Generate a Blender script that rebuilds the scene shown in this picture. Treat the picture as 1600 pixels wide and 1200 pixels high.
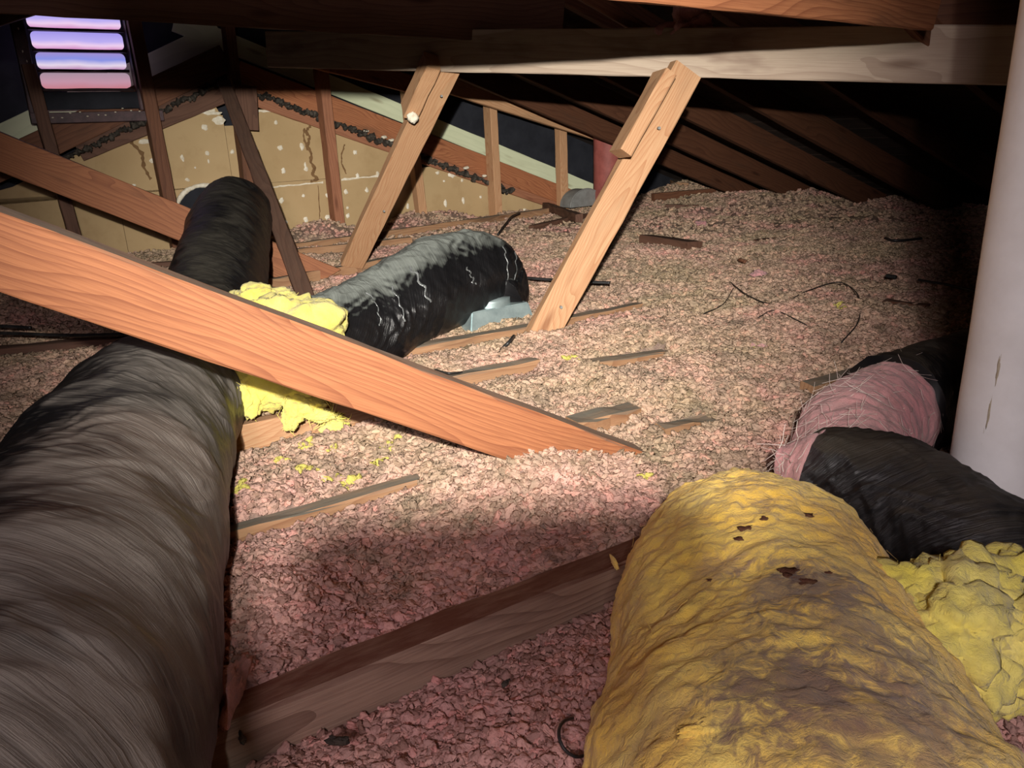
import bpy, bmesh, math, random
import numpy as np
from mathutils import Vector, Matrix
random.seed(7)
for o in list(bpy.data.objects): bpy.data.objects.remove(o)
SC = bpy.context.scene
COL = SC.collection

# ------------------------------------------------------------------ camera
F = 1200.0; H = 0.56
_D = np.array([145., 3600., 1200.]); _D /= np.linalg.norm(_D)
UP = -_D
_z = np.array([0, 0, 1.]); FY = _z - (_z @ _D) * _D; FY /= np.linalg.norm(FY)
FX = np.cross(FY, UP)
CAM = np.array([0, 0, H])
def ray(u, v):
    r = np.array([u - 800, v - 600, F]) / F
    return np.array([r @ FX, r @ FY, r @ UP])
AJ = math.radians(56.5)
J = np.array([math.sin(AJ), math.cos(AJ), 0])       # direction the joists run
N = np.array([-math.cos(AJ), math.sin(AJ), 0])      # from the camera towards the gable wall
Z = np.array([0, 0, 1.])
def on_floor(u, v, z=0.0):
    r = ray(u, v); return CAM + r * ((z - H) / r[2])
def at_depth(u, v, d):
    r = ray(u, v); return CAM + r * (d / r[1])
def on_wall(u, v, pp=4.5):
    r = ray(u, v); return CAM + r * (pp / (r @ N))
def jn(al, pp, z): return J * al + N * pp + Z * z

cam = bpy.data.cameras.new('camera'); camo = bpy.data.objects.new('camera', cam); COL.objects.link(camo)
cam.sensor_fit = 'HORIZONTAL'; cam.sensor_width = 36; cam.lens = 36 * F / 1600; cam.clip_start = 0.01
def w(c): c = np.array(c, float); return np.array([c @ FX, c @ FY, c @ UP])
cx, cy, cz = w((1, 0, 0)), w((0, -1, 0)), w((0, 0, -1))
camo.matrix_world = Matrix(((cx[0], cy[0], cz[0], CAM[0]), (cx[1], cy[1], cz[1], CAM[1]), (cx[2], cy[2], cz[2], CAM[2]), (0, 0, 0, 1)))
SC.camera = camo

# ------------------------------------------------------------------ light
W = bpy.data.worlds.new('world'); SC.world = W; W.use_nodes = True
W.node_tree.nodes['Background'].inputs[0].default_value = (0.55, 0.4, 0.6, 1)
W.node_tree.nodes['Background'].inputs[1].default_value = 0.004
def spot(name, loc, target, energy, size, blend, radius, color):
    l = bpy.data.lights.new(name, 'SPOT'); l.energy = energy; l.spot_size = math.radians(size); l.spot_blend = blend
    l.shadow_soft_size = radius; l.color = color
    o = bpy.data.objects.new(name, l); COL.objects.link(o); o.location = loc
    l.use_nodes = True; nt = l.node_tree; em = nt.nodes['Emission']       # linear falloff, slower than natural, evens out near and far light
    fo = nt.nodes.new('ShaderNodeLightFalloff'); fo.inputs['Strength'].default_value = 1.0; nt.links.new(fo.outputs['Linear'], em.inputs['Strength'])
    d = Vector(target) - Vector(loc); o.rotation_euler = d.to_track_quat('-Z', 'Y').to_euler()
    return o
LAMP = CAM - 0.30 * (lambda r: r / np.linalg.norm(r))(ray(800, 1000))
spot('headlamp_beam', LAMP, on_wall(725, 400), 188, 60, 1.0, 0.010, (1.0, 0.95, 0.86))
spot('headlamp_spill', LAMP + np.array([0.03, -0.02, 0.01]), at_depth(760, 640, 2.0), 11, 125, 1.0, 0.012, (1.0, 0.94, 0.90))
spot('added_fill_glow', LAMP + np.array([-0.12, -0.25, 0.12]), at_depth(760, 1050, 1.0), 24, 112, 1.0, 0.10, (1.0, 0.80, 0.84))  # added soft pinkish fill for the shaded foreground, no real lamp there
SC.view_settings.view_transform = 'Standard'; SC.view_settings.look = 'None'
SC.view_settings.gamma = 1; SC.view_settings.use_curve_mapping = False
SC.view_settings.exposure = 0.0

# ------------------------------------------------------------------ noise
def _hash(ix, iy, iz, seed):
    h = (ix * 374761393 + iy * 668265263 + iz * 2147483647 + seed * 1274126177) & 0xFFFFFFFF
    h = ((h ^ (h >> 13)) * 1274126177) & 0xFFFFFFFF
    h = h ^ (h >> 16)
    return (h & 0xFFFF) / 32767.5 - 1.0
def vn(p, seed=0):
    p = np.asarray(p, float); i = np.floor(p).astype(np.int64); f = p - i; f = f * f * (3 - 2 * f)
    r = 0
    for dx in (0, 1):
        wx = f[:, 0] if dx else 1 - f[:, 0]
        for dy in (0, 1):
            wy = f[:, 1] if dy else 1 - f[:, 1]
            for dz in (0, 1):
                wz = f[:, 2] if dz else 1 - f[:, 2]
                r = r + wx * wy * wz * _hash(i[:, 0] + dx, i[:, 1] + dy, i[:, 2] + dz, seed)
    return r
def fbm(p, octs=4, seed=0, gain=0.5):
    p = np.asarray(p, float); s = 0; a = 1.0
    for k in range(octs):
        s = s + a * vn(p * (2.0 ** k) + 17.3 * k, seed + k); a *= gain
    return s

# ------------------------------------------------------------------ materials
def newmat(name):
    m = bpy.data.materials.new(name); m.use_nodes = True
    nt = m.node_tree; b = nt.nodes['Principled BSDF']
    return m, nt, b
def nd(nt, typ, **kw):
    n = nt.nodes.new(typ)
    for k, v in kw.items():
        if k.startswith('i_'): n.inputs[k[2:].replace('_', ' ')].default_value = v
        else: setattr(n, k, v)
    return n
def ramp(nt, fac, stops):
    r = nt.nodes.new('ShaderNodeValToRGB'); e = r.color_ramp.elements
    while len(e) < len(stops): e.new(0.5)
    for el, (p, c) in zip(e, stops):
        el.position = p; el.color = (c[0], c[1], c[2], 1)
    nt.links.new(fac, r.inputs[0]); return r.outputs[0]
def mix(nt, fac, a, b, mode='MIX'):
    m = nt.nodes.new('ShaderNodeMix'); m.data_type = 'RGBA'; m.blend_type = mode
    for s, v in ((m.inputs[0], fac), (m.inputs[6], a), (m.inputs[7], b)):
        if hasattr(v, 'links'): nt.links.new(v, s)
        elif isinstance(v, (int, float)): s.default_value = v
        else: s.default_value = (v[0], v[1], v[2], 1)
    return m.outputs[2]
def mth(nt, op, a, b=0.0, clamp=False):
    m = nt.nodes.new('ShaderNodeMath'); m.operation = op; m.use_clamp = clamp
    for s, v in ((m.inputs[0], a), (m.inputs[1], b)):
        if hasattr(v, 'links'): nt.links.new(v, s)
        else: s.default_value = v
    return m.outputs[0]
def mapping(nt, vec, scale, loc=None):
    m = nt.nodes.new('ShaderNodeMapping'); nt.links.new(vec, m.inputs[0]); m.inputs['Scale'].default_value = scale
    if loc is not None: nt.links.new(loc, m.inputs['Location'])
    return m.outputs[0]
def noise(nt, vec, scale, detail=4, rough=0.55, dist=0.0):
    n = nd(nt, 'ShaderNodeTexNoise', i_Scale=scale, i_Detail=detail, i_Roughness=rough, i_Distortion=dist)
    nt.links.new(vec, n.inputs['Vector']); return n.outputs[0]
def bump(nt, b, h, strength=0.5, dist=0.01, prev=None):
    n = nd(nt, 'ShaderNodeBump', i_Strength=strength, i_Distance=dist); nt.links.new(h, n.inputs['Height'])
    if prev: nt.links.new(prev, n.inputs['Normal'])
    nt.links.new(n.outputs[0], b.inputs['Normal']); return n.outputs[0]
def setb(b, rough=0.8, spec=0.3, metal=0.0):
    b.inputs['Roughness'].default_value = rough; b.inputs['Specular IOR Level'].default_value = spec
    b.inputs['Metallic'].default_value = metal

def wood(name, light, dark, stain=(0.05, 0.03, 0.02), stain_amt=0.45, grain=26.0, dust=0.5, dustcol=(0.22, 0.20, 0.165), rough=0.7):
    m, nt, b = newmat(name); setb(b, rough, 0.25)
    tc = nt.nodes.new('ShaderNodeTexCoord'); oi = nt.nodes.new('ShaderNodeObjectInfo')
    off = nt.nodes.new('ShaderNodeCombineXYZ')
    nt.links.new(mth(nt, 'MULTIPLY', oi.outputs['Random'], 31.0), off.inputs[0])
    nt.links.new(mth(nt, 'MULTIPLY', oi.outputs['Random'], 3.7), off.inputs[1])
    v = mapping(nt, tc.outputs['Object'], (1, 1, 1), off.outputs[0])
    # warp, so that the rings run as long loops and cathedrals
    vl = mapping(nt, v, (1.6, 7, 7)); warp = nd(nt, 'ShaderNodeTexNoise', i_Scale=1.0, i_Detail=2.0, i_Roughness=0.4)
    nt.links.new(vl, warp.inputs['Vector'])
    sx = nt.nodes.new('ShaderNodeSeparateXYZ'); nt.links.new(v, sx.inputs[0])
    t = mth(nt, 'ADD', mth(nt, 'ADD', mth(nt, 'MULTIPLY', sx.outputs[1], 9.0), mth(nt, 'MULTIPLY', sx.outputs[2], 5.0)), mth(nt, 'MULTIPLY', warp.outputs[0], 2.2))
    ph = mth(nt, 'FRACT', mth(nt, 'MULTIPLY', t, grain / 4.0))
    ring = mth(nt, 'POWER', ph, 2.6)
    fib = noise(nt, mapping(nt, v, (9, 330, 330)), 1.0, 4, 0.6)
    pat = noise(nt, mapping(nt, v, (2.2, 9, 9)), 1.0, 4, 0.6)
    c = mix(nt, mth(nt, 'MULTIPLY', ring, 0.62), light, dark)
    c = mix(nt, mth(nt, 'MULTIPLY', mth(nt, 'SUBTRACT', fib, 0.42, True), 1.6, True), c, dark)
    s = nt.nodes.new('ShaderNodeMapRange'); s.inputs[1].default_value = 0.56; s.inputs[2].default_value = 0.74; s.inputs[4].default_value = stain_amt
    nt.links.new(pat, s.inputs[0]); c = mix(nt, s.outputs[0], c, stain)
    # knots
    vo = nd(nt, 'ShaderNodeTexVoronoi', i_Scale=1.0); nt.links.new(mapping(nt, v, (2.6, 11, 11)), vo.inputs['Vector'])
    k = nt.nodes.new('ShaderNodeMapRange'); k.inputs[1].default_value = 0.16; k.inputs[2].default_value = 0.05; nt.links.new(vo.outputs['Distance'], k.inputs[0])
    c = mix(nt, mth(nt, 'MULTIPLY', k.outputs[0], 0.65), c, (dark[0] * 0.5, dark[1] * 0.4, dark[2] * 0.35))
    # dust settles on faces that look up
    g = nt.nodes.new('ShaderNodeNewGeometry'); sz = nt.nodes.new('ShaderNodeSeparateXYZ'); nt.links.new(g.outputs['Normal'], sz.inputs[0])
    du = nt.nodes.new('ShaderNodeMapRange'); du.inputs[1].default_value = 0.55; du.inputs[2].default_value = 0.9; du.inputs[4].default_value = dust
    nt.links.new(sz.outputs[2], du.inputs[0])
    dn = noise(nt, mapping(nt, v, (9, 40, 40)), 1.0, 5, 0.7)
    c = mix(nt, mth(nt, 'MULTIPLY', du.outputs[0], mth(nt, 'MULTIPLY', dn, 1.7, True)), c, dustcol)
    nt.links.new(c, b.inputs['Base Color'])
    bump(nt, b, mth(nt, 'ADD', fib, mth(nt, 'MULTIPLY', ring, -0.4)), 0.35, 0.002)
    return m
M = {}
M['fir'] = wood('fir_wood', (0.37, 0.148, 0.066), (0.15, 0.042, 0.020), grain=38, stain_amt=0.5, dust=0.75)
M['red_fir'] = wood('red_fir_wood', (0.32, 0.14, 0.075), (0.19, 0.07, 0.04), grain=22, dust=0.5)
M['pale_fir'] = wood('pale_fir_wood', (0.50, 0.30, 0.165), (0.34, 0.145, 0.065), grain=46, stain=(0.22, 0.14, 0.08), dust=0.2)
M['white_wood'] = wood('weathered_pale_wood', (0.50, 0.40, 0.31), (0.33, 0.24, 0.18), grain=12, stain=(0.16, 0.09, 0.07), stain_amt=0.8, dust=0.2)
M['dark_wood'] = wood('old_dark_wood', (0.13, 0.065, 0.042), (0.065, 0.03, 0.02), grain=20, stain=(0.02, 0.012, 0.01), dust=0.3, dustcol=(0.1, 0.085, 0.07))
M['brown_wood'] = wood('brown_wood', (0.16, 0.068, 0.036), (0.08, 0.03, 0.017), grain=20, dust=0.3)
M['brace_wood'] = wood('old_brace_wood', (0.30, 0.12, 0.055), (0.15, 0.05, 0.025), grain=30, dust=0.3)
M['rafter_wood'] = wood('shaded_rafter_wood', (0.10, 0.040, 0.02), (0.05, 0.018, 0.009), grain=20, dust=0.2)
M['joist_wood'] = wood('dusty_joist_wood', (0.36, 0.21, 0.115), (0.20, 0.09, 0.045), grain=20, dust=1.0, dustcol=(0.17, 0.155, 0.125), stain_amt=0.6)
M['near_joist'] = wood('stained_joist_wood', (0.38, 0.27, 0.20), (0.13, 0.07, 0.05), grain=30, dust=1.0, dustcol=(0.115, 0.045, 0.03), stain_amt=0.8, stain=(0.10, 0.06, 0.05))
M['green_board'] = wood('pale_green_board', (0.60, 0.64, 0.44), (0.52, 0.56, 0.38), grain=10, stain_amt=0.25, stain=(0.35, 0.36, 0.22), dust=0.1)

def simple(name, col, col2=None, scale=20, rough=0.8, spec=0.3, metal=0.0, bs=0.3, bd=0.003, stops=(0.35, 0.7)):
    m, nt, b = newmat(name); setb(b, rough, spec, metal)
    tc = nt.nodes.new('ShaderNodeTexCoord'); n = noise(nt, tc.outputs['Object'], scale, 6, 0.6)
    nt.links.new(ramp(nt, n, [(stops[0], col), (stops[1], col2 or [x * 0.6 for x in col])]), b.inputs['Base Color'])
    bump(nt, b, noise(nt, tc.outputs['Object'], scale * 6, 4, 0.6), bs, bd)
    return m
M['felt'] = simple('black_roof_felt', (0.010, 0.011, 0.016), (0.022, 0.024, 0.032), 6, 0.85, 0.3, bs=0.3)
M['deck'] = simple('dark_roof_deck', (0.05, 0.03, 0.022), (0.02, 0.013, 0.01), 9, 0.9)
M['board_under'] = simple('ceiling_board', (0.3, 0.26, 0.2), None, 9)
M['plaster'] = simple('white_plaster', (0.82, 0.78, 0.66), (0.6, 0.52, 0.38), 60, 0.9, 0.2, bs=0.8)
M['pipe'] = simple('white_vent_pipe', (0.84, 0.85, 0.85), (0.74, 0.74, 0.73), 14, 0.55, 0.35, bs=0.12, bd=0.002)
M['galv'] = simple('galvanised_metal', (0.42, 0.52, 0.52), (0.28, 0.36, 0.37), 28, 0.42, 0.5, 0.55, bs=0.1)
M['grey_metal'] = simple('dull_grey_metal', (0.27, 0.28, 0.27), (0.19, 0.19, 0.18), 20, 0.6, 0.4, 0.3)
M['red_sheet'] = simple('red_brown_pipe', (0.35, 0.10, 0.085), (0.22, 0.06, 0.05), 12, 0.6, 0.3)
M['cable'] = simple('black_cable', (0.012, 0.012, 0.012), (0.03, 0.03, 0.03), 30, 0.45, 0.5)
M['debris'] = simple('dirty_debris', (0.02, 0.018, 0.015), (0.12, 0.10, 0.08), 30, 0.9, bs=0.8, bd=0.01)
M['vent_frame'] = simple('dark_vent_frame', (0.085, 0.045, 0.05), (0.035, 0.02, 0.024), 25, 0.6, 0.4)
M['tape'] = simple('shiny_clear_tape', (0.35, 0.37, 0.37), (0.12, 0.13, 0.13), 80, 0.2, 0.8, 0.4)
M['scuff'] = simple('tan_scuff', (0.50, 0.44, 0.33), (0.36, 0.31, 0.22), 80, 0.9)
M['fibre'] = simple('glass_fibre_strand', (0.75, 0.68, 0.6), (0.55, 0.42, 0.4), 40, 0.6)

# brown paper face of the gypsum board, water stains and cracks
m, nt, b = newmat('brown_gypsum_board'); setb(b, 0.85, 0.2)
g = nt.nodes.new('ShaderNodeNewGeometry'); P = g.outputs['Position']
n1 = noise(nt, P, 2.2, 4); n2 = noise(nt, P, 9, 5, 0.65)
c = ramp(nt, n1, [(0.3, (0.38, 0.265, 0.135)), (0.7, (0.45, 0.325, 0.175))])
c = mix(nt, mth(nt, 'MULTIPLY', mth(nt, 'SUBTRACT', n2, 0.52, True), 1.6, True), c, (0.27, 0.17, 0.075))
nt.links.new(c, b.inputs['Base Color']); bump(nt, b, n2, 0.15, 0.004); M['gyp'] = m
M['stain'] = simple('brown_water_stain', (0.20, 0.115, 0.05), (0.13, 0.07, 0.03), 40, 0.9)

# black plastic duct jacket with dust on top
def jacket(name, dust_amt, dustcol, base=(0.008, 0.008, 0.009), rough=0.36, th=(0.1, 0.85), seed=0.0, smooth=1.0, lift=0.55, sharp=3.2, up=(0, 0, 1)):
    m, nt, b = newmat(name); setb(b, rough, 0.5)
    uv = nt.nodes.new('ShaderNodeUVMap'); uv.uv_map = 'duct'
    sp = nt.nodes.new('ShaderNodeSeparateXYZ'); nt.links.new(uv.outputs[0], sp.inputs[0])
    cb = nt.nodes.new('ShaderNodeCombineXYZ')      # u metres along, v metres round
    nt.links.new(mth(nt, 'ADD', sp.outputs[0], seed), cb.inputs[0])
    nt.links.new(sp.outputs[1], cb.inputs[1])
    sk = nt.nodes.new('ShaderNodeMapping'); sk.inputs['Rotation'].default_value = (0, 0, math.radians(28)); nt.links.new(cb.outputs[0], sk.inputs[0])
    streak = noise(nt, mapping(nt, sk.outputs[0], (95, 4, 1)), 1.0, 6, 0.66, 1.6)
    blot = noise(nt, mapping(nt, sk.outputs[0], (9, 5, 1)), 1.0, 5, 0.6, 0.7)
    fine = noise(nt, mapping(nt, sk.outputs[0], (260, 60, 1)), 1.0, 3, 0.6)
    g = nt.nodes.new('ShaderNodeNewGeometry'); sz = nt.nodes.new('ShaderNodeSeparateXYZ'); nt.links.new(g.outputs['Normal'], sz.inputs[0])
    d = nt.nodes.new('ShaderNodeMapRange'); d.inputs[1].default_value = th[0]; d.inputs[2].default_value = th[1]; dp = nt.nodes.new('ShaderNodeVectorMath'); dp.operation = 'DOT_PRODUCT'; dp.inputs[1].default_value = up; nt.links.new(g.outputs['Normal'], dp.inputs[0]); nt.links.new(dp.outputs['Value'], d.inputs[0])
    k = mth(nt, 'ADD', mth(nt, 'MULTIPLY', streak, 0.75), mth(nt, 'MULTIPLY', blot, smooth))
    k = mth(nt, 'SUBTRACT', mth(nt, 'ADD', k, mth(nt, 'MULTIPLY', d.outputs[0], lift)), 0.375 + smooth * 0.5 + lift * 0.68)
    k = mth(nt, 'MULTIPLY', mth(nt, 'MULTIPLY', k, sharp, True), d.outputs[0])
    k = mth(nt, 'MULTIPLY', k, dust_amt, True)
    c = mix(nt, k, base, dustcol); nt.links.new(c, b.inputs['Base Color'])
    nt.links.new(mth(nt, 'ADD', mth(nt, 'MULTIPLY', k, 0.5), rough, True), b.inputs['Roughness'])
    bump(nt, b, mth(nt, 'ADD', mth(nt, 'MULTIPLY', streak, 1.0), mth(nt, 'MULTIPLY', fine, 0.12)), 0.55, 0.006)
    return m
M['jacket_near'] = jacket('dusty_black_jacket', 0.95, (0.19, 0.168, 0.145), rough=0.42, th=(-0.1, 0.8), smooth=0.9, lift=0.75, sharp=3.0, up=(0.55, -0.25, 0.75))
M['jacket_far'] = jacket('black_jacket_far', 0.5, (0.085, 0.075, 0.055), rough=0.40, seed=5)
M['jacket_mid'] = jacket('greyed_black_jacket', 1.0, (0.25, 0.275, 0.25), rough=0.30, th=(-0.05, 0.95), seed=11, smooth=0.3, lift=2.0, sharp=1.5)
M['jacket_right'] = jacket('clean_black_jacket', 0.45, (0.10, 0.085, 0.06), rough=0.42, seed=17)

# yellow glass wool
def wool(name, c1, c2, stain, amt, stain_scale=4.0, seed=0, spots=()):
    m, nt, b = newmat(name); setb(b, 0.95, 0.1)
    b.inputs['Sheen Weight'].default_value = 0.25; b.inputs['Sheen Roughness'].default_value = 0.5
    g = nt.nodes.new('ShaderNodeNewGeometry'); P = mapping(nt, g.outputs['Position'], (1, 1, 1))
    sk = nt.nodes.new('ShaderNodeMapping'); sk.inputs['Location'].default_value = (seed, seed * 0.7, 0); nt.links.new(P, sk.inputs[0]); P = sk.outputs[0]
    n1 = noise(nt, P, 7, 5, 0.6, 0.5); n2 = noise(nt, P, stain_scale, 6, 0.72, 0.8); n3 = noise(nt, mapping(nt, P, (60, 60, 25)), 1.0, 5, 0.7, 1.5)
    c = ramp(nt, n1, [(0.32, c1), (0.68, c2)])
    c = mix(nt, mth(nt, 'MULTIPLY', mth(nt, 'SUBTRACT', n3, 0.45, True), 1.2, True), c, [x * 1.25 for x in c1])
    r = nt.nodes.new('ShaderNodeMapRange'); r.inputs[1].default_value = 0.53; r.inputs[2].default_value = 0.68; r.inputs[4].default_value = amt; nt.links.new(n2, r.inputs[0])
    c = mix(nt, r.outputs[0], c, stain)
    fine = noise(nt, g.outputs['Position'], 55, 5, 0.7, 1.0)
    for (cx_, cy_, cz_), rad, col, am in spots:        # dirt soaked into the wool at these places
        vd = nt.nodes.new('ShaderNodeVectorMath'); vd.operation = 'DISTANCE'; nt.links.new(g.outputs['Position'], vd.inputs[0]); vd.inputs[1].default_value = (cx_, cy_, cz_)
        q = mth(nt, 'SUBTRACT', 1.0, mth(nt, 'DIVIDE', vd.outputs['Value'], rad), True)
        q = mth(nt, 'ADD', q, mth(nt, 'MULTIPLY', mth(nt, 'SUBTRACT', fine, 0.5), 2.2)); q = mth(nt, 'ADD', q, mth(nt, 'MULTIPLY', mth(nt, 'SUBTRACT', n2, 0.5), 1.5))
        q = mth(nt, 'MULTIPLY', mth(nt, 'SUBTRACT', q, 0.28, True), 2.4, True)
        inr = mth(nt, 'LESS_THAN', vd.outputs['Value'], rad); c = mix(nt, mth(nt, 'MULTIPLY', mth(nt, 'MULTIPLY', q, inr), am), c, col)
    nt.links.new(c, b.inputs['Base Color'])
    h1 = bump(nt, b, mth(nt, 'ADD', n3, fine), 0.8, 0.004)
    return m
_sp = lambda u, v, z, r, col, am: (tuple(float(q) for q in on_floor(u, v, z)), r, col, am)
M['yellow'] = wool('yellow_glass_wool', (0.90, 0.56, 0.09), (0.88, 0.69, 0.19), (0.52, 0.35, 0.18), 0.5, 5.5, 0.35,
    [_sp(1250, 930, 0.19, 0.085, (0.30, 0.20, 0.13), 0.8), _sp(1240, 918, 0.19, 0.030, (0.09, 0.035, 0.028), 0.9), _sp(1200, 822, 0.17, 0.045, (0.24, 0.10, 0.06), 0.6),
     _sp(1230, 1090, 0.21, 0.075, (0.16, 0.10, 0.09), 0.7), _sp(1310, 1150, 0.21, 0.09, (0.22, 0.13, 0.11), 0.6), _sp(1330, 1010, 0.19, 0.09, (0.28, 0.19, 0.12), 0.7), _sp(1420, 1100, 0.17, 0.09, (0.30, 0.20, 0.13), 0.55), _sp(1120, 880, 0.18, 0.05, (0.45, 0.24, 0.20), 0.4)])
M['bright_yellow'] = wool('bright_yellow_glass_wool', (0.76, 0.66, 0.09), (0.82, 0.73, 0.25), (0.42, 0.34, 0.12), 0.5, 12, 2.0)
M['stained'] = simple('brown_stained_wool', (0.10, 0.035, 0.025), (0.17, 0.09, 0.05), 90, 0.95, 0.1, bs=0.8)
M['pink_wool'] = wool('pink_glass_wool', (0.52, 0.24, 0.25), (0.60, 0.34, 0.33), (0.25, 0.13, 0.12), 0.6, 14, 4.0)

# loose fill
def pinkmat(name, inst):
    m, nt, b = newmat(name); setb(b, 0.95, 0.1)
    g = nt.nodes.new('ShaderNodeNewGeometry'); P = g.outputs['Position']
    big = noise(nt, P, 2.6, 4, 0.6, 0.4); med = noise(nt, P, 9.0, 4, 0.65); sm = noise(nt, P, 60, 4, 0.65)
    c = ramp(nt, big, [(0.36, (0.43, 0.33, 0.225)), (0.55, (0.50, 0.345, 0.265)), (0.74, (0.56, 0.28, 0.26))])
    c = mix(nt, mth(nt, 'MULTIPLY', mth(nt, 'SUBTRACT', med, 0.50, True), 3.8, True), c, (0.21, 0.17, 0.125))
    sy = nt.nodes.new('ShaderNodeSeparateXYZ'); nt.links.new(P, sy.inputs[0])       # pink cast of the fill light, painted into the nearer wool
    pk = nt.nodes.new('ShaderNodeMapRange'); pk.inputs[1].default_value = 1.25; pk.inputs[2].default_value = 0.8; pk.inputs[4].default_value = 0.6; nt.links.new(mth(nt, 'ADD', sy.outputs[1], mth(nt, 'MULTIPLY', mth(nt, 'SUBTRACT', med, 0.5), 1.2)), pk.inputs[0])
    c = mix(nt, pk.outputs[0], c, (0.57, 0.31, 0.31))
    if inst:
        at = nt.nodes.new('ShaderNodeAttribute'); at.attribute_type = 'INSTANCER'; at.attribute_name = 'tint'
        r = ramp(nt, at.outputs['Fac'], [(0.0, (0.62, 0.60, 0.55)), (0.3, (0.88, 0.88, 0.86)), (0.6, (1.02, 1.0, 1.0)), (0.85, (1.2, 1.17, 1.12)), (1.0, (1.25, 1.02, 1.02))])
        c = mix(nt, 1.0, c, r, 'MULTIPLY')
        y = mth(nt, 'GREATER_THAN', at.outputs['Fac'], 1.5)
        c = mix(nt, y, c, (0.52, 0.46, 0.12))
    else:
        c = mix(nt, mth(nt, 'MULTIPLY', mth(nt, 'SUBTRACT', sm, 0.38, True), 3.2, True), (0.24, 0.17, 0.14), c)
    nt.links.new(c, b.inputs['Base Color'])
    bump(nt, b, noise(nt, P, 220, 3, 0.6), 0.7, 0.004)
    return m
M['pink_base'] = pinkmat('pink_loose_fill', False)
M['pink_chip'] = pinkmat('pink_loose_fill_tuft', True)

# daylight seen through the louvres
def glow(name, stops, strength):
    m, nt, b = newmat(name); tc = nt.nodes.new('ShaderNodeTexCoord')
    sp = nt.nodes.new('ShaderNodeSeparateXYZ'); nt.links.new(tc.outputs['Generated'], sp.inputs[0])
    wv = noise(nt, mapping(nt, tc.outputs['Generated'], (3, 1, 1)), 1.0, 2)
    f = mth(nt, 'ADD', sp.outputs[1], mth(nt, 'MULTIPLY', mth(nt, 'SUBTRACT', wv, 0.5), 0.25))
    c = ramp(nt, f, stops); nt.links.new(c, b.inputs['Emission Color']); b.inputs['Emission Strength'].default_value = strength
    b.inputs['Base Color'].default_value = (0.1, 0.08, 0.1, 1); return m
M['glow_blue'] = glow('violet_daylight_pane', [(0.0, (0.66, 0.28, 0.55)), (0.25, (0.85, 0.62, 0.85)), (0.5, (0.50, 0.42, 0.88)), (1.0, (0.36, 0.30, 0.80))], 1.0)
M['glow_mid'] = glow('blue_daylight_pane', [(0.0, (0.55, 0.28, 0.50)), (0.25, (0.82, 0.70, 0.85)), (0.6, (0.26, 0.30, 0.80)), (1.0, (0.36, 0.28, 0.65))], 0.95)
M['glow_pink'] = glow('pink_daylight_pane', [(0.0, (0.62, 0.22, 0.27)), (0.4, (0.60, 0.32, 0.42)), (1.0, (0.42, 0.30, 0.38))], 0.9)
M['glow_slit'] = glow('daylight_slit', [(0.0, (0.75, 0.3, 0.25)), (1.0, (0.8, 0.55, 0.65))], 0.6)

# ------------------------------------------------------------------ helpers
def link(name, me, mat, parent=None, mw=None, smooth=False):
    o = bpy.data.objects.new(name, me); COL.objects.link(o)
    if mat is not None: me.materials.append(mat)
    if mw is not None: o.matrix_world = mw
    if parent is not None: o.parent = parent; o.matrix_parent_inverse = parent.matrix_world.inverted()
    if smooth: me.polygons.foreach_set('use_smooth', [True] * len(me.polygons))
    return o
def tag(o, label=None, cat=None, group=None, kind=None):
    if label: o['label'] = label
    if cat: o['category'] = cat
    if group: o['group'] = group
    if kind: o['kind'] = kind
    return o
def empty(name, loc, label, cat, group=None):
    o = bpy.data.objects.new(name, None); COL.objects.link(o); o.location = Vector(loc); o.empty_display_size = 0.05
    o.matrix_world = Matrix.Translation(Vector(loc))
    return tag(o, label, cat, group)
def mesh_from(verts, faces, name='m'):
    me = bpy.data.meshes.new(name); me.from_pydata([tuple(map(float, v)) for v in verts], [], [tuple(f) for f in faces]); me.update(); return me
def frame(p0, p1, normal):
    p0 = Vector(p0); p1 = Vector(p1); x = (p1 - p0); L = x.length; x.normalize()
    n = Vector(normal); n = (n - n.dot(x) * x).normalized(); y = n.cross(x)
    return Matrix(((x[0], y[0], n[0], p0[0]), (x[1], y[1], n[1], p0[1]), (x[2], y[2], n[2], p0[2]), (0, 0, 0, 1))), L
def timber_mesh(L, wd, t, seed=0, rough=0.0012, cut0=0.0, cut1=0.0, chew=0.0):
    """timber along +x, front face at z=0 going back to -t; cuts slant its ends"""
    rnd = random.Random(seed); n = max(4, min(28, int(L / 0.07)))
    prof = []
    e = min(0.003, t * 0.12)
    for yy, zz in ((-1, -1), (1, -1), (1, 1), (-1, 1)):
        a = (yy * wd / 2, 0 if zz > 0 else -t)
        if (yy, zz) in ((1, 1), (-1, -1)):
            prof += [(a[0], a[1] - zz * e), (a[0] - yy * e, a[1])]
        else:
            prof += [(a[0] - yy * e, a[1]), (a[0], a[1] - zz * e)]
    vs, fs = [], []; k = len(prof)
    for i in range(n + 1):
        s = i / n
        for (y, z) in prof:
            xx = L * s + (cut0 * (y / wd) * (1 - s) + cut1 * (y / wd) * s)
            ch = chew * rnd.random() if chew else 0
            vs.append((xx, y * (1 - ch) + rnd.uniform(-rough, rough), z + (-ch * t * 0.4 if z > -t / 2 else 0) + rnd.uniform(-rough, rough)))
    for i in range(n):
        for j in range(k):
            a, b_ = i * k + j, i * k + (j + 1) % k
            fs.append((a, b_, b_ + k, a + k))
    fs.append(tuple(range(k))[::-1]); fs.append(tuple(n * k + j for j in range(k)))
    me = mesh_from(vs, fs, 'timber')
    bm = bmesh.new(); bm.from_mesh(me); bmesh.ops.recalc_face_normals(bm, faces=bm.faces); bm.to_mesh(me); bm.free()
    return me
_seed = [0]
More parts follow.
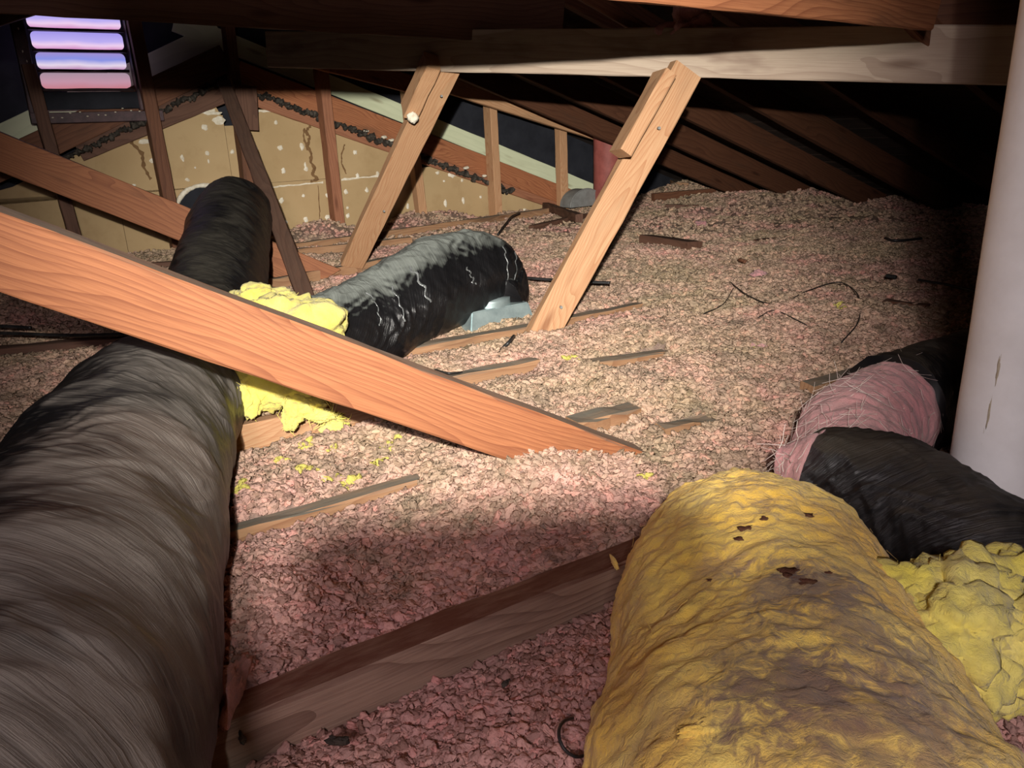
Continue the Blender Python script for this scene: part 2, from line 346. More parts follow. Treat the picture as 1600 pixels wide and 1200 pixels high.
def timber(name, p0, p1, wd, t, normal, mat, parent=None, **kw):
    mw, L = frame(p0, p1, normal); _seed[0] += 1
    return link(name, timber_mesh(L, wd, t, _seed[0], **kw), mat, parent, mw)
def nails(parent, pts, normal, r=0.004):
    for p in pts:
        mw, _ = frame(p, Vector(p) + Vector(normal).orthogonal() * 0.01, normal)
        vs = [(r * math.cos(a), r * math.sin(a), h) for h, rr in ((0.0015, 1),) for a in [i * math.tau / 10 for i in range(10)]]
        vs += [(x * 0.9, y * 0.9, -0.006) for x, y, _z in vs]
        fs = [tuple(range(10))] + [(i, i + 10, (i + 1) % 10 + 10, (i + 1) % 10) for i in range(10)]
        link('nail_head', mesh_from(vs, fs), M['grey_metal'], parent, mw)

def catmull(pts, n):
    pts = [np.array(p, float) for p in pts]; P = [2 * pts[0] - pts[1]] + pts + [2 * pts[-1] - pts[-2]]
    out = []; seg = len(pts) - 1
    for k in range(n):
        s = k / (n - 1) * seg; i = min(int(s), seg - 1); t = s - i
        a, b_, c_, d = P[i:i + 4]
        out.append(0.5 * ((2 * b_) + (-a + c_) * t + (2 * a - 5 * b_ + 4 * c_ - d) * t * t + (-a + 3 * b_ - 3 * c_ + d) * t ** 3))
    return np.array(out)
def tube_mesh(pts, radii, nl, nc, disp=None, cap=True, ring0=None, flat=1.0):
    """pts control points; radii control radii; disp(s, th, pos)->radial offset"""
    c = catmull(pts, nl); R = np.interp(np.linspace(0, 1, nl), np.linspace(0, 1, len(radii)), radii)
    T = np.gradient(c, axis=0); T /= np.linalg.norm(T, axis=1)[:, None]
    s = np.concatenate([[0], np.cumsum(np.linalg.norm(np.diff(c, axis=0), axis=1))])
    up = np.array([0, 0, 1.]); A = np.cross(T, up)
    bad = np.linalg.norm(A, axis=1) < 0.35
    u = None; U_ = []
    a0 = A[0] / (np.linalg.norm(A[0]) + 1e-9) if not bad[0] else np.array([1., 0, 0])
    for i in range(nl):                     # parallel transport
        a0 = a0 - (a0 @ T[i]) * T[i]; a0 /= np.linalg.norm(a0); U_.append(a0)
    U_ = np.array(U_); V_ = np.cross(U_, T)
    th = np.linspace(0, math.tau, nc, endpoint=False)
    S, TH = np.meshgrid(s, th, indexing='ij')
    dirs = np.cos(TH)[..., None] * U_[:, None, :] + np.sin(TH)[..., None] * V_[:, None, :]
    pos = c[:, None, :] + dirs * R[:, None, None]
    rad = np.repeat(R[:, None], nc, 1)
    if disp is not None:
        rad = rad + disp(S.ravel(), TH.ravel(), pos.reshape(-1, 3)).reshape(rad.shape)
    V = (c[:, None, :] + dirs * rad[..., None]).reshape(-1, 3)
    i = np.arange(nl - 1)[:, None]; j = np.arange(nc)[None, :]; j2 = (j + 1) % nc
    fs = np.stack([i * nc + j, i * nc + j2, (i + 1) * nc + j2, (i + 1) * nc + j], -1).reshape(-1, 4)
    me = bpy.data.meshes.new('tube')
    faces = [tuple(f) for f in fs.tolist()]
    uvs = []
    for f in range(len(faces)):
        a, bb = divmod(f, nc)
        for (ii, jj) in ((a, bb), (a, bb + 1), (a + 1, bb + 1), (a + 1, bb)):
            uvs += [s[ii], jj / nc * math.tau * float(R.mean())]
    if cap:
        for base in (0, (nl - 1) * nc):
            r = tuple(range(base, base + nc)); faces.append(r if base else r[::-1]); uvs += [0.0, 0.0] * nc
    me.from_pydata(V.tolist(), [], faces); me.update()
    ul = me.uv_layers.new(name='duct'); ul.data.foreach_set('uv', uvs)
    bm = bmesh.new(); bm.from_mesh(me); bmesh.ops.recalc_face_normals(bm, faces=bm.faces); bm.to_mesh(me); bm.free()
    return me
def wrinkle(amp, pitch, skew, seed, lump=0.006, sag=0.0):
    def d(s, th, pos):
        ph = s / pitch + skew * np.sin(th + seed) + 1.6 * fbm(np.stack([s * 5, np.cos(th) * 1.6, np.sin(th) * 1.6], 1), 3, seed)
        q = ph - np.floor(ph); fold = 1 - np.abs(2 * q - 1); fold = fold ** 1.6
        amp_l = amp * (0.45 + 0.55 * fbm(np.stack([s * 7, np.cos(th) * 2, np.sin(th) * 2], 1), 2, seed + 5))
        fine = fbm(np.stack([s * 55 + 6 * np.sin(th), np.cos(th) * 3.0, np.sin(th) * 3.0], 1), 3, seed + 9)
        return fold * amp_l + lump * fbm(pos * 9, 3, seed + 2) + amp * 0.33 * fine
    return d
def tube(name, pts, radii, nl, nc, mat, parent=None, disp=None, cap=True):
    return link(name, tube_mesh(pts, radii, nl, nc, disp, cap), mat, parent, None, True)
def blob(name, c, scale, mat, parent=None, sub=5, amp=0.25, freq=3.0, seed=0, flat=None, rot=0.0):
    bm = bmesh.new(); bmesh.ops.create_icosphere(bm, subdivisions=sub, radius=1.0)
    P = np.array([v.co[:] for v in bm.verts])
    d = fbm(P * freq * 0.7, 4, seed, 0.5); r = fbm(P * freq * 4, 4, seed + 31, 0.6)
    k = 1 + amp * d + amp * 0.22 * r
    Q = P * k[:, None] * np.array(scale)
    ca, sa = math.cos(rot), math.sin(rot)
    Q = np.stack([Q[:, 0] * ca - Q[:, 1] * sa, Q[:, 0] * sa + Q[:, 1] * ca, Q[:, 2]], 1)
    for v, q in zip(bm.verts, Q): v.co = q
    me = bpy.data.meshes.new('blob'); bm.to_mesh(me); bm.free()
    return link(name, me, mat, parent, Matrix.Translation(Vector(c)), True)
def join_meshes(objs):
    """bake several freshly made objects into the first one (one part, one mesh)"""
    vs, fs = [], []
    for o in objs:
        b0 = len(vs); mw = o.matrix_world
        vs += [tuple(mw @ v.co) for v in o.data.vertices]; fs += [tuple(i + b0 for i in p.vertices) for p in o.data.polygons]
    me = mesh_from(vs, fs); mat = objs[0].data.materials[0]; par = objs[0].parent; nm = objs[0].name
    for o in objs: bpy.data.objects.remove(o)
    return link(nm, me, mat, par, None, True)

# ------------------------------------------------------------------ structure: floor, roof, gable wall
def slab(name, corners, thick, mat, kind='structure'):
    c = [Vector(p) for p in corners]; n = (c[1] - c[0]).cross(c[-1] - c[0]).normalized() * thick
    k = len(c); vs = c + [p - n for p in c]
    fs = [tuple(range(k)), tuple(range(k, 2 * k))[::-1]] + [(i, i + k, (i + 1) % k + k, (i + 1) % k)[::-1] for i in range(k)]
    o = link(name, mesh_from(vs, fs), mat); o['kind'] = kind; return o
slab('floor', [(-6, -3, -0.17), (8, -3, -0.17), (8, 9.5, -0.17), (-6, 9.5, -0.17)], 0.02, M['board_under'])
RIDGE_AL, SL = 1.0, 0.35
def roof_z(al): return 0.79 - SL * (al - 2.9) if al >= RIDGE_AL else 0.79 - SL * (RIDGE_AL - 2.9) - SL * (RIDGE_AL - al)
ceil_r = slab('ceiling', [jn(al, pp, roof_z(al)) for al, pp in ((RIDGE_AL, -2.5), (5.6, -2.5), (5.6, 5.6), (RIDGE_AL, 5.6))], -0.02, M['deck'])
# deck boards laid across the rafters, each a board of its own
bd = 0
al = RIDGE_AL + 0.05
while al < 5.3:
    z0 = roof_z(al) - 0.002; z1 = roof_z(al + 0.13) - 0.002
    p0 = jn(al + 0.065, -2.4, (z0 + z1) / 2); p1 = jn(al + 0.065, 4.6, (z0 + z1) / 2)
    nrm = -(Vector(J * SL) + Vector((0, 0, 1)))
    timber('deck_board', p0, p1, 0.13, 0.018, nrm, M['deck'], ceil_r, rough=0.0008); al += 0.142
slab('ceiling', [jn(al, pp, roof_z(al)) for al, pp in ((-4.0, -2.5), (RIDGE_AL, -2.5), (RIDGE_AL, 5.6), (-4.0, 5.6))], -0.02, M['deck'])
wall = slab('wall_back', [jn(-3.2, 4.80, -0.17), jn(6.2, 4.80, -0.17), jn(6.2, 4.80, 1.5), jn(-3.2, 4.80, 1.5)], -0.03, M['felt'])
slab('wall_right', [jn(5.45, 5.0, -0.17), jn(5.45, -2.4, -0.17), jn(5.45, -2.4, 0.12), jn(5.45, 5.0, 0.12)], 0.03, M['deck'])

def al_z(p): return float(np.dot(p, J)), float(p[2])
def wall_poly(name, pix, pp, thick, mat, parent):
    pts = [al_z(on_wall(u, v, pp)) for u, v in pix]
    return wall_poly_az(name, pts, pp, thick, mat, parent)
def wall_poly_az(name, pts, pp, thick, mat, parent):
    k = len(pts); vs = [jn(a, pp, z) for a, z in pts] + [jn(a, pp + thick, z) for a, z in pts]
    fs = [tuple(range(k)), tuple(range(k, 2 * k))[::-1]] + [(i, (i + 1) % k, (i + 1) % k + k, i + k) for i in range(k)]
    me = mesh_from(vs, fs)
    bm = bmesh.new(); bm.from_mesh(me); bmesh.ops.recalc_face_normals(bm, faces=bm.faces); bmesh.ops.triangulate(bm, faces=[f for f in bm.faces if len(f.verts) > 4]); bm.to_mesh(me); bm.free()
    return link(name, me, mat, parent)
WP = 4.56
# top edge of the gypsum board, traced left to right, in the wall's own plane
top = [(-120, 330), (20, 292), (110, 246), (150, 226), (200, 203), (232, 190), (262, 184), (300, 174), (338, 168), (345, 180), (362, 192)]
top2 = [(372, 196), (396, 171), (430, 171), (450, 168), (478, 178), (500, 187)]
top3 = [(506, 188), (530, 205), (570, 215), (610, 228), (655, 243)]
top4 = [(660, 262), (690, 258), (704, 263), (735, 272), (765, 284), (800, 303), (840, 308), (870, 314), (900, 320)]
def azs(l): return [al_z(on_wall(u, v, WP)) for u, v in l]
t1, t2, t3, t4 = map(azs, (top, top2, top3, top4))
seam = lambda a: 0.315 + 0.0 * a          # height of the taped joint between the board rows
e = 0.0
def panel(tops, a0, a1):
    tops = [(a, z) for a, z in tops if a0 < a < a1]
    up = [(a0, seam(a0) + e)] + [(a1, seam(a1) + e)] + [(a1, max(tops[-1][1], seam(a1) + 0.02))] + tops[::-1] + [(a0, max(tops[0][1], seam(a0) + 0.02))]
    wall_poly_az('gypsum_panel', up, WP, 0.012, M['gyp'], wall)
panel(t1, -0.6, 1.195)
panel(t2, 1.197, 1.80)
panel(t3 , 1.802, 2.37)
for a0, a1 in ((-0.6, 0.6), (0.602, 1.79), (1.792, 2.375)):
    wall_poly_az('gypsum_panel', [(a0, -0.15), (a1, -0.15), (a1, seam(a1) - 0.002), (a0, seam(a0))], WP, 0.012, M['gyp'], wall)
lo4 = [(2.375, -0.15), (3.75, -0.15)] + t4[::-1] + [(2.375, t4[0][1])]
wall_poly_az('gypsum_panel', lo4, WP, 0.012, M['gyp'], wall)

# dabs of white plaster over the fixings and along the seams
def dab(u, v, ru, rv, seed):
    p = on_wall(u, v, WP - 0.001); sc = (np.linalg.norm(p - CAM)) / F
    rnd = random.Random(seed); k = 12; vs = [jn(*(np.dot(p, J), WP - 0.006, p[2]))]; fs = []
    for ring, hgt in ((0.55, 0.005), (1.0, 0.0)):
        for i in range(k):
            a = i * math.tau / k; q = ring * rnd.uniform(0.6, 0.95)
            vs.append(jn(np.dot(p, J) + math.cos(a) * ru * sc * q, WP - hgt - 0.0008, p[2] + math.sin(a) * rv * sc * q))
    for i in range(k):
        j = (i + 1) % k
        fs += [(0, 1 + i, 1 + j), (1 + i, 1 + k + i, 1 + k + j, 1 + j)]
    me = mesh_from(vs, fs)
    bm = bmesh.new(); bm.from_mesh(me); bmesh.ops.recalc_face_normals(bm, faces=bm.faces); bm.to_mesh(me); bm.free()
    link('plaster_dab', me, M['plaster'], wall, None, True)
dabs = [(320, 199, 5, 5), (285, 247, 3, 6), (324, 240, 4, 4), (326, 252, 1.6, 4), (293, 281, 4, 3), (363, 237, 4, 4), (342, 188, 11, 7), (333, 177, 16, 3), (225, 221, 9, 5), (205, 216, 9, 3), (238, 251, 5, 4), (210, 290, 3, 3), (305, 262, 2, 2),
        (431, 191, 3.5, 3.5), (438, 231, 5.5, 4.5), (472, 229, 4, 7), (477, 258, 2, 5), (443, 267, 4, 5), (478, 264, 4, 4), (400, 233, 4, 5), (497, 194, 2.5, 2.5), (440, 313, 4.5, 5.5), (474, 306, 3, 3), (478, 343, 5, 5), (511, 305, 3, 4), (512, 340, 5, 5), (447, 347, 3, 3),
        (555, 238, 4, 4), (559, 275, 4, 5), (590, 272, 3.5, 5), (541, 300, 4, 5), (573, 297, 3.5, 5), (544, 337, 4, 5), (600, 272, 3, 2), (637, 322, 3.5, 5), (543, 325, 3, 3),
        (696, 318, 3.5, 7), (724, 314, 3, 7), (751, 308, 3, 3), (694, 283, 3, 2), (722, 282, 3, 3), (707, 272, 10, 7), (684, 270, 5, 3), (820, 328, 4, 3), (160, 235, 7, 2), (260, 240, 2, 2)]
for i, (u, v, a, b_) in enumerate(dabs): dab(u, v, a, b_, i)
def wall_strip(name, pix, wpx, mat, seed, lift=0.002):
    rnd = random.Random(seed); vs, fs = [], []
    pts = []
    for (u0, v0), (u1, v1) in zip(pix, pix[1:]):
        for k in range(6): pts.append((u0 + (u1 - u0) * k / 6 + rnd.uniform(-.6, .6), v0 + (v1 - v0) * k / 6 + rnd.uniform(-.6, .6)))
    pts.append(pix[-1])
    for i, (u, v) in enumerate(pts):
        q = wpx * rnd.uniform(0.4, 1.2); du, dv = (pts[min(i + 1, len(pts) - 1)][0] - pts[max(i - 1, 0)][0], pts[min(i + 1, len(pts) - 1)][1] - pts[max(i - 1, 0)][1]); L = math.hypot(du, dv) + 1e-6
        for s, l in ((-1, 0.0008), (0, lift), (1, 0.0008)): vs.append(on_wall(u - dv / L * q * s, v + du / L * q * s, WP - l))
    for i in range(len(pts) - 1):
        for j in (0, 1): fs.append((i * 3 + j, i * 3 + j + 1, i * 3 + j + 4, i * 3 + j + 3))
    me = mesh_from(vs, fs); bm = bmesh.new(); bm.from_mesh(me); bmesh.ops.recalc_face_normals(bm, faces=bm.faces); bm.to_mesh(me); bm.free()
    link(name, me, mat, wall)
wall_strip('seam_tape', [(412, 294), (450, 290), (505, 285)], 1.6, M['plaster'], 1)
wall_strip('seam_tape', [(533, 281), (570, 277), (610, 273)], 1.8, M['plaster'], 2)
wall_strip('plaster_line', [(395, 174), (430, 173), (450, 171), (480, 181), (500, 189)], 1.6, M['plaster'], 3)
wall_strip('plaster_line', [(255, 190), (300, 177), (336, 172)], 2.0, M['plaster'], 4)
wall_strip('water_stain', [(485, 196), (478, 205), (484, 215), (480, 228), (487, 240), (485, 252), (492, 262), (488, 272), (497, 280), (485, 284)], 2.6, M['stain'], 5)
wall_strip('water_stain', [(476, 200), (474, 212), (480, 235)], 1.6, M['stain'], 6)
wall_strip('water_stain', [(497, 290), (500, 330), (498, 350)], 0.9, M['stain'], 7)
wall_strip('water_stain', [(539, 225), (534, 240), (534, 255), (541, 272)], 1.2, M['stain'], 8)
wall_strip('water_stain', [(205, 222), (222, 240), (225, 262), (236, 280)], 3.5, M['stain'], 9)

WN = -N
def wt(name, u0, v0, u1, v1, pp, wd, t, mat, label, cat, parent=None, ext=(0, 0), **kw):
    a, b_ = on_wall(u0, v0, pp), on_wall(u1, v1, pp); d = (b_ - a) / np.linalg.norm(b_ - a)
    o = timber(name, a - d * ext[0], b_ + d * ext[1], wd, t, WN, mat, parent, **kw)
    if label: tag(o, label, cat)
    return o
# sloping members of the gable
wt('rake_board', 520, 133, 935, 302, 4.66, 0.105, 0.02, M['green_board'], 'pale green sloping board above the orange rafter of the gable wall', 'board', ext=(0.9, 0.0))
wt('rake_board', -30, 232, 345, 52, 4.66, 0.12, 0.02, M['green_board'], 'pale green sloping board left of the gable peak behind the vent', 'board')
wt('gable_rafter', 372, 113, 895, 311, 4.52, 0.125, 0.038, M['fir'], 'orange-brown sloping gable rafter falling right under the pale green board', 'rafter')
wt('gable_rafter', -20, 268, 354, 90, 4.52, 0.135, 0.038, M['brown_wood'], 'dark brown sloping gable rafter rising from the vent up to the peak', 'rafter')
wt('ledger_board', 395, 150, 885, 322, 4.53, 0.095, 0.026, M['red_fir'], 'red-brown ledger board edging the top of the gypsum panels right of the peak', 'board')
wt('ledger_board', 120, 232, 350, 140, 4.53, 0.13, 0.026, M['dark_wood'], 'dark ledger board edging the gypsum panels left of the peak', 'board')
# debris caught in the gap
gb = []
for side, (u0, v0, u1, v1, n) in enumerate(((388, 141, 800, 300, 90), (100, 250, 345, 128, 50))):
    for i in range(n):
        t_ = (i + random.random()) / n; p = on_wall(u0 + (u1 - u0) * t_, v0 + (v1 - v0) * t_ + random.uniform(-3, 3), 4.505)
        gb.append(blob('debris_strip', p, (random.uniform(.02, .06), .012, random.uniform(.008, .02)), M['debris'], None, 2, 0.6, 2.5, i, rot=-AJ))
o = join_meshes(gb); tag(o, 'crumbled black roofing debris caught along the gap under the gable rafters', 'debris', kind='stuff')
deb = empty('plaster_crumbs', on_wall(600, 215, 4.48), 'white plaster crumbs lying in the debris under the gable rafter', 'crumbs')
for i, (u, v) in enumerate(((572, 205), (610, 219), (600, 214), (640, 230), (728, 262), (757, 275))):
    blob('crumb', on_wall(u, v, 4.485), (0.018, 0.012, 0.009), M['plaster'], deb, 2, 0.5, 2, i)

# studs
def stud(u0, v0, u1, v1, pp, wd, t, mat, label, ext=(0, 0.0), name='wall_stud'):
    return wt(name, u0, v0, u1, v1, pp, wd, t, mat, label, 'stud', ext=ext)
stud(44, 100, 122, 385, 4.42, 0.055, 0.089, M['dark_wood'], 'dark wall stud under the left side of the louvred vent', (0.0, 0.1))
stud(206, 10, 270, 335, 4.42, 0.062, 0.089, M['brown_wood'], 'dark brown wall stud along the right side of the louvred vent', (0.25, 0.35))
stud(357, 20, 392, 305, 4.42, 0.05, 0.089, M['brown_wood'], 'brown wall stud at the gable peak behind the black diagonal brace', (0.2, 0.35))
stud(506, 112, 534, 366, 4.40, 0.058, 0.089, M['red_fir'], 'red-brown wall stud right of the black diagonal brace', (0.25, 0.08))
stud(640, 150, 664, 350, 4.44, 0.055, 0.07, M['pale_fir'], 'wall stud half hidden behind the farther leaning strut', (0.1, 0.08))
stud(770, 140, 780, 330, 4.42, 0.055, 0.089, M['pale_fir'], 'orange wall stud standing before the black felt between the two leaning struts', (0.05, 0.08))
stud(880, 190, 883, 314, 4.42, 0.065, 0.06, M['pale_fir'], 'short knotty wall stud left of the red pipe', (0.0, 0.06))
b1 = wt('wood_block', 384, 133, 388, 203, 4.36, 0.115, 0.05, M['dark_wood'], 'dark square wood block fixed to the peak stud', 'block')
wt('main_rafter', 515, 97, 665, 137, 4.30, 0.10, 0.038, M['fir'], 'orange rafter piece above the pale green board left of the farther strut', 'rafter', ext=(0.3, 0.0))
wt('main_rafter', 690, 128, 930, 206, 4.30, 0.10, 0.038, M['pale_fir'], 'knotty orange rafter above the black felt and the short stud', 'rafter', ext=(0.1, 0.1))

# torn hole with a white collar behind the far duct
hole = empty('duct_collar', on_wall(318, 322, 4.5), 'broken white plaster rim around the wall hole where the far duct enters', 'collar')
cc = on_wall(322, 326, 4.535); pts = []
for i in range(15):
    a = math.radians(40 + 145 * i / 14); pts.append(cc + J * math.cos(a) * 0.15 + Z * math.sin(a) * 0.125)
tube('rim', pts, [0.006, 0.013, 0.012, 0.014, 0.006], 60, 10, M['plaster'], hole, lambda s, th, p: 0.004 * fbm(p * 60, 2, 3))
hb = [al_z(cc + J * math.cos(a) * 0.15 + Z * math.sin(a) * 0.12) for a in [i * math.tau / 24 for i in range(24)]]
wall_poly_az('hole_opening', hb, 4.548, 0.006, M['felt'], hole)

# ------------------------------------------------------------------ louvred vent = window_1
win = bpy.data.objects.new('window_1', None); COL.objects.link(win); win.matrix_world = Matrix.Translation(Vector(on_wall(125, 80, 4.5))); win['kind'] = 'structure'
def ap(u, v): return al_z(on_wall(u, v, 4.5))
lines = [((24, -28), (180, -32)), ((38, 14), (187, 11)), ((46, 50), (191, 43)), ((54, 83), (196, 75)), ((62, 115), (200, 106)), ((69, 147), (207, 134))]
A0 = [ap(*l[0]) for l in lines]; A1 = [ap(*l[1]) for l in lines]
mats = ['glow_pink', 'glow_blue', 'glow_blue', 'glow_mid', 'glow_pink']
for i in range(5):
    zt0, zt1, zb0, zb1 = A0[i][1], A1[i][1], A0[i + 1][1], A1[i + 1][1]; a0 = A0[i + 1][0]; a1 = A1[i + 1][0]
    gap = 0.008; k = 5; r = 0.022; pts = []
    zt, zb = (zt0 + zt1) / 2 - gap, (zb0 + zb1) / 2 + gap; sh = (zt1 - zt0) / 2
    for (cx_, cz_, st) in ((a1 - r, zt - r, 0), (a0 + r, zt - r, 90), (a0 + r, zb + r, 180), (a1 - r, zb + r, 270)):
        for q in range(k + 1):
            t_ = math.radians(st + 90 * q / k); pts.append((cx_ + r * math.cos(t_), cz_ + r * math.sin(t_)))
    xm, zm = (a0 + a1) / 2, (zt + zb) / 2
    vs = [(x - xm, z - zm, 0) for x, z in pts] + [(x - xm, z - zm, -0.006) for x, z in pts]; n_ = len(pts)
    fs = [tuple(range(n_)), tuple(range(n_, 2 * n_))[::-1]] + [(j, j + n_, (j + 1) % n_ + n_, (j + 1) % n_) for j in range(n_)]
    mw, _ = frame(jn(xm, 4.53, zm), jn(xm + 1, 4.53, zm), WN)
    link('pane', mesh_from(vs, fs), M[mats[i]], win, mw)
    # sloping blade under each band
    pb0 = jn(a0 - 0.005, 4.50, zb - gap); pb1 = jn(a1 + 0.005, 4.50, zb - gap)
    timber('slat', pb0, pb1, 0.012, 0.035, WN, M['vent_frame'], win, rough=0.0015)
zl, zr = A0[-1][1], A1[-1][1]; al0, al1 = A0[-1][0] - 0.02, A1[-1][0] + 0.02
zbm = min(zl, zr) - 0.05; ztp = A0[0][1] + 0.03
timber('frame_jamb', jn(al0 - 0.03, 4.47, zbm - 0.08), jn(al0 - 0.03, 4.47, ztp), 0.055, 0.07, WN, M['vent_frame'], win)
timber('frame_jamb', jn(al1 + 0.015, 4.47, zbm - 0.03), jn(al1 + 0.015, 4.47, ztp), 0.045, 0.07, WN, M['vent_frame'], win)
timber('frame_rail', jn(al0, 4.48, (zl + zr) / 2 - 0.05), jn(al1 + 0.03, 4.48, (zl + zr) / 2 - 0.05), 0.08, 0.05, WN, M['felt'], win)
timber('sill', jn(al0 - 0.06, 4.44, zbm - 0.06), jn(al1 + 0.09, 4.44, zbm - 0.06), 0.05, 0.09, WN, M['vent_frame'], win)
timber('light_slit', on_wall(199, 16, 4.46), on_wall(221, 124, 4.46), 0.009, 0.004, WN, M['glow_slit'], win, rough=0.0)
for i in range(13):
    u = 60 + i * 13 + random.uniform(-4, 4); p = on_wall(u, 182 - i * 0.8 + random.uniform(-5, 5), 4.437)
    blob('paint_fleck', p, (0.007, 0.003, 0.0035), M['plaster'], win, 1, 0.3, 2, i, rot=AJ)
for i in range(6):
    t_ = i / 6; blob('paint_fleck', on_wall(22 + 40 * t_, 25 + 150 * t_ + random.uniform(-6, 6), 4.466), (0.004, 0.003, 0.006), M['plaster'], win, 1, 0.3, 2, i + 40, rot=AJ)

# ------------------------------------------------------------------ roof rafters right and left
rl = ['rafter nearest the gable wall, falling to the right eave', 'second rafter from the gable wall on the right slope', 'knotty third rafter from the gable wall on the right slope', 'fourth rafter from the gable wall, behind the white purlin', 'fifth rafter from the gable wall, in the dark on the right', 'rafter deepest in the dark right corner', 'rafter on the right slope beside the white pipe']
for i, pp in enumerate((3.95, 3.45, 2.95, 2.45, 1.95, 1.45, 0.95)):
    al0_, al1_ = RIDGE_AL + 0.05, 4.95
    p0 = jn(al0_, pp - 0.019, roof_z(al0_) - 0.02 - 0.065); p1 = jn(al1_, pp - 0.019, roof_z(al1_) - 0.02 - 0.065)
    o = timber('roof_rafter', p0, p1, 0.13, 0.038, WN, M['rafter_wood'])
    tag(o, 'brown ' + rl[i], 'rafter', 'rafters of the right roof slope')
for i, pp in enumerate((3.95, 3.45, 2.95)):
    p0 = jn(-1.2, pp - 0.019, roof_z(-1.2) - 0.085); p1 = jn(RIDGE_AL - 0.03, pp - 0.019, roof_z(RIDGE_AL - 0.03) - 0.085)
    o = timber('roof_rafter', p0, p1, 0.13, 0.038, WN, M['dark_wood'])
    tag(o, 'dark ' + ['rafter above the louvred vent, nearest the wall', 'rafter above the louvred vent, second from the wall', 'rafter at the top left, third from the wall'][i], 'rafter', 'rafters of the left roof slope')
o = timber('ridge_board', jn(RIDGE_AL, 0.5, roof_z(RIDGE_AL) - 0.09), jn(RIDGE_AL, 4.7, roof_z(RIDGE_AL) - 0.09), 0.14, 0.025, -J, M['dark_wood']); tag(o, 'dark ridge board running along the roof peak', 'board')

# ------------------------------------------------------------------ purlin, ties and braces overhead
PR = at_depth(1548, 132, 1.9); PL = at_depth(700, 112, 2.75); d = PR - PL
pn = np.cross(d / np.linalg.norm(d), Z); pn = pn / np.linalg.norm(pn)
if pn[1] > 0: pn = -pn
pur = timber('purlin', PL - d * 0.55 + Z * 0.064, PR + d * 0.32 + Z * 0.064, 0.128, 0.038, pn, M['white_wood'])
tag(pur, 'pale weathered purlin crossing the top right over the two leaning struts', 'beam')
q0, q1 = at_depth(930, -5, 1.25), at_depth(1470, 48, 1.74)
dd = (q1 - q0); o = timber('diagonal_beam', q0 - dd * 0.9 + Z * 0.07, q1 - dd * 0.01 + Z * 0.07, 0.14, 0.04, (0.2, -1, -0.15), M['fir'])
tag(o, 'orange lit beam at the top edge ending on the pale purlin', 'beam')
q0, q1 = at_depth(-80, -42, 1.9), at_depth(880, 34, 2.9)
o = timber('ceiling_tie', q0, q1, 0.15, 0.04, (0.1, -1, -0.1), M['dark_wood']); tag(o, 'dark ceiling tie crossing the top left in shadow', 'beam')
o = timber('cross_brace', at_depth(1380, -40, 1.95), at_depth(1470, 62, 1.98), 0.06, 0.03, (0.2, -1, 0), M['brown_wood']); tag(o, 'short brown brace behind the end of the orange beam', 'brace')
o = timber('ceiling_tie', at_depth(1410, 24, 2.15), at_depth(1800, 20, 1.95), 0.085, 0.04, (0, -1, -.1), M['brown_wood']); tag(o, 'brown tie above the right end of the pale purlin', 'beam')
o = timber('cross_brace', at_depth(905, -14, 2.4), at_depth(1040, 66, 2.5), 0.035, 0.03, (0, -1, 0), M['brown_wood']); tag(o, 'thin brown brace in the dark left of the hanging tuft', 'brace')
tf = blob('hanging_tuft', at_depth(1078, 42, 2.35), (0.065, 0.04, 0.055), M['pink_wool'], None, 4, 0.5, 3, 3); tag(tf, 'dusty pink insulation tuft stuck above the pale purlin in shadow', 'insulation')

# leaning struts
SN = (0.22, -1, 0.0)
f2 = at_depth(833, 556, 2.0); t2_ = at_depth(1077, 108, 2.16)
s2 = empty('leaning_strut', f2, 'nearer leaning pale strut rising right to the purlin, with a block at its top', 'strut')
timber('shaft', f2, t2_, 0.086, 0.038, SN, M['pale_fir'], s2)
b0_, b1_ = at_depth(976, 238, 2.035), at_depth(1046, 113, 2.085)
timber('block', b0_ + np.array([0.0, -0.03, 0]), b1_ + np.array([0.0, -0.03, 0]), 0.034, 0.078, SN, M['pale_fir'], s2)
nails(s2, [at_depth(877, 480, 2.015), at_depth(1030, 200, 2.105)], SN)
f1 = at_depth(550, 418, 3.35); t1_ = at_depth(700, 106, 2.78)
s1 = empty('leaning_strut', f1, 'farther leaning pale strut rising right in front of the gable wall', 'strut')
timber('shaft', f1, t1_, 0.098, 0.04, (0.45, -0.9, 0), M['pale_fir'], s1)
c0, c1 = at_depth(642, 186, 2.84), at_depth(679, 108, 2.72)
timber('block', c0 + np.array([0, -0.02, 0]), c1 + np.array([0, -0.02, 0]), 0.05, 0.075, (0.45, -0.9, 0), M['pale_fir'], s1)
blob('plaster_lump', at_depth(645, 184, 2.80), (0.02, 0.012, 0.02), M['plaster'], s1, 3, 0.3, 2, 3)
nails(s1, [at_depth(690, 150, 2.8), at_depth(600, 330, 3.1)], (0.45, -0.9, 0))

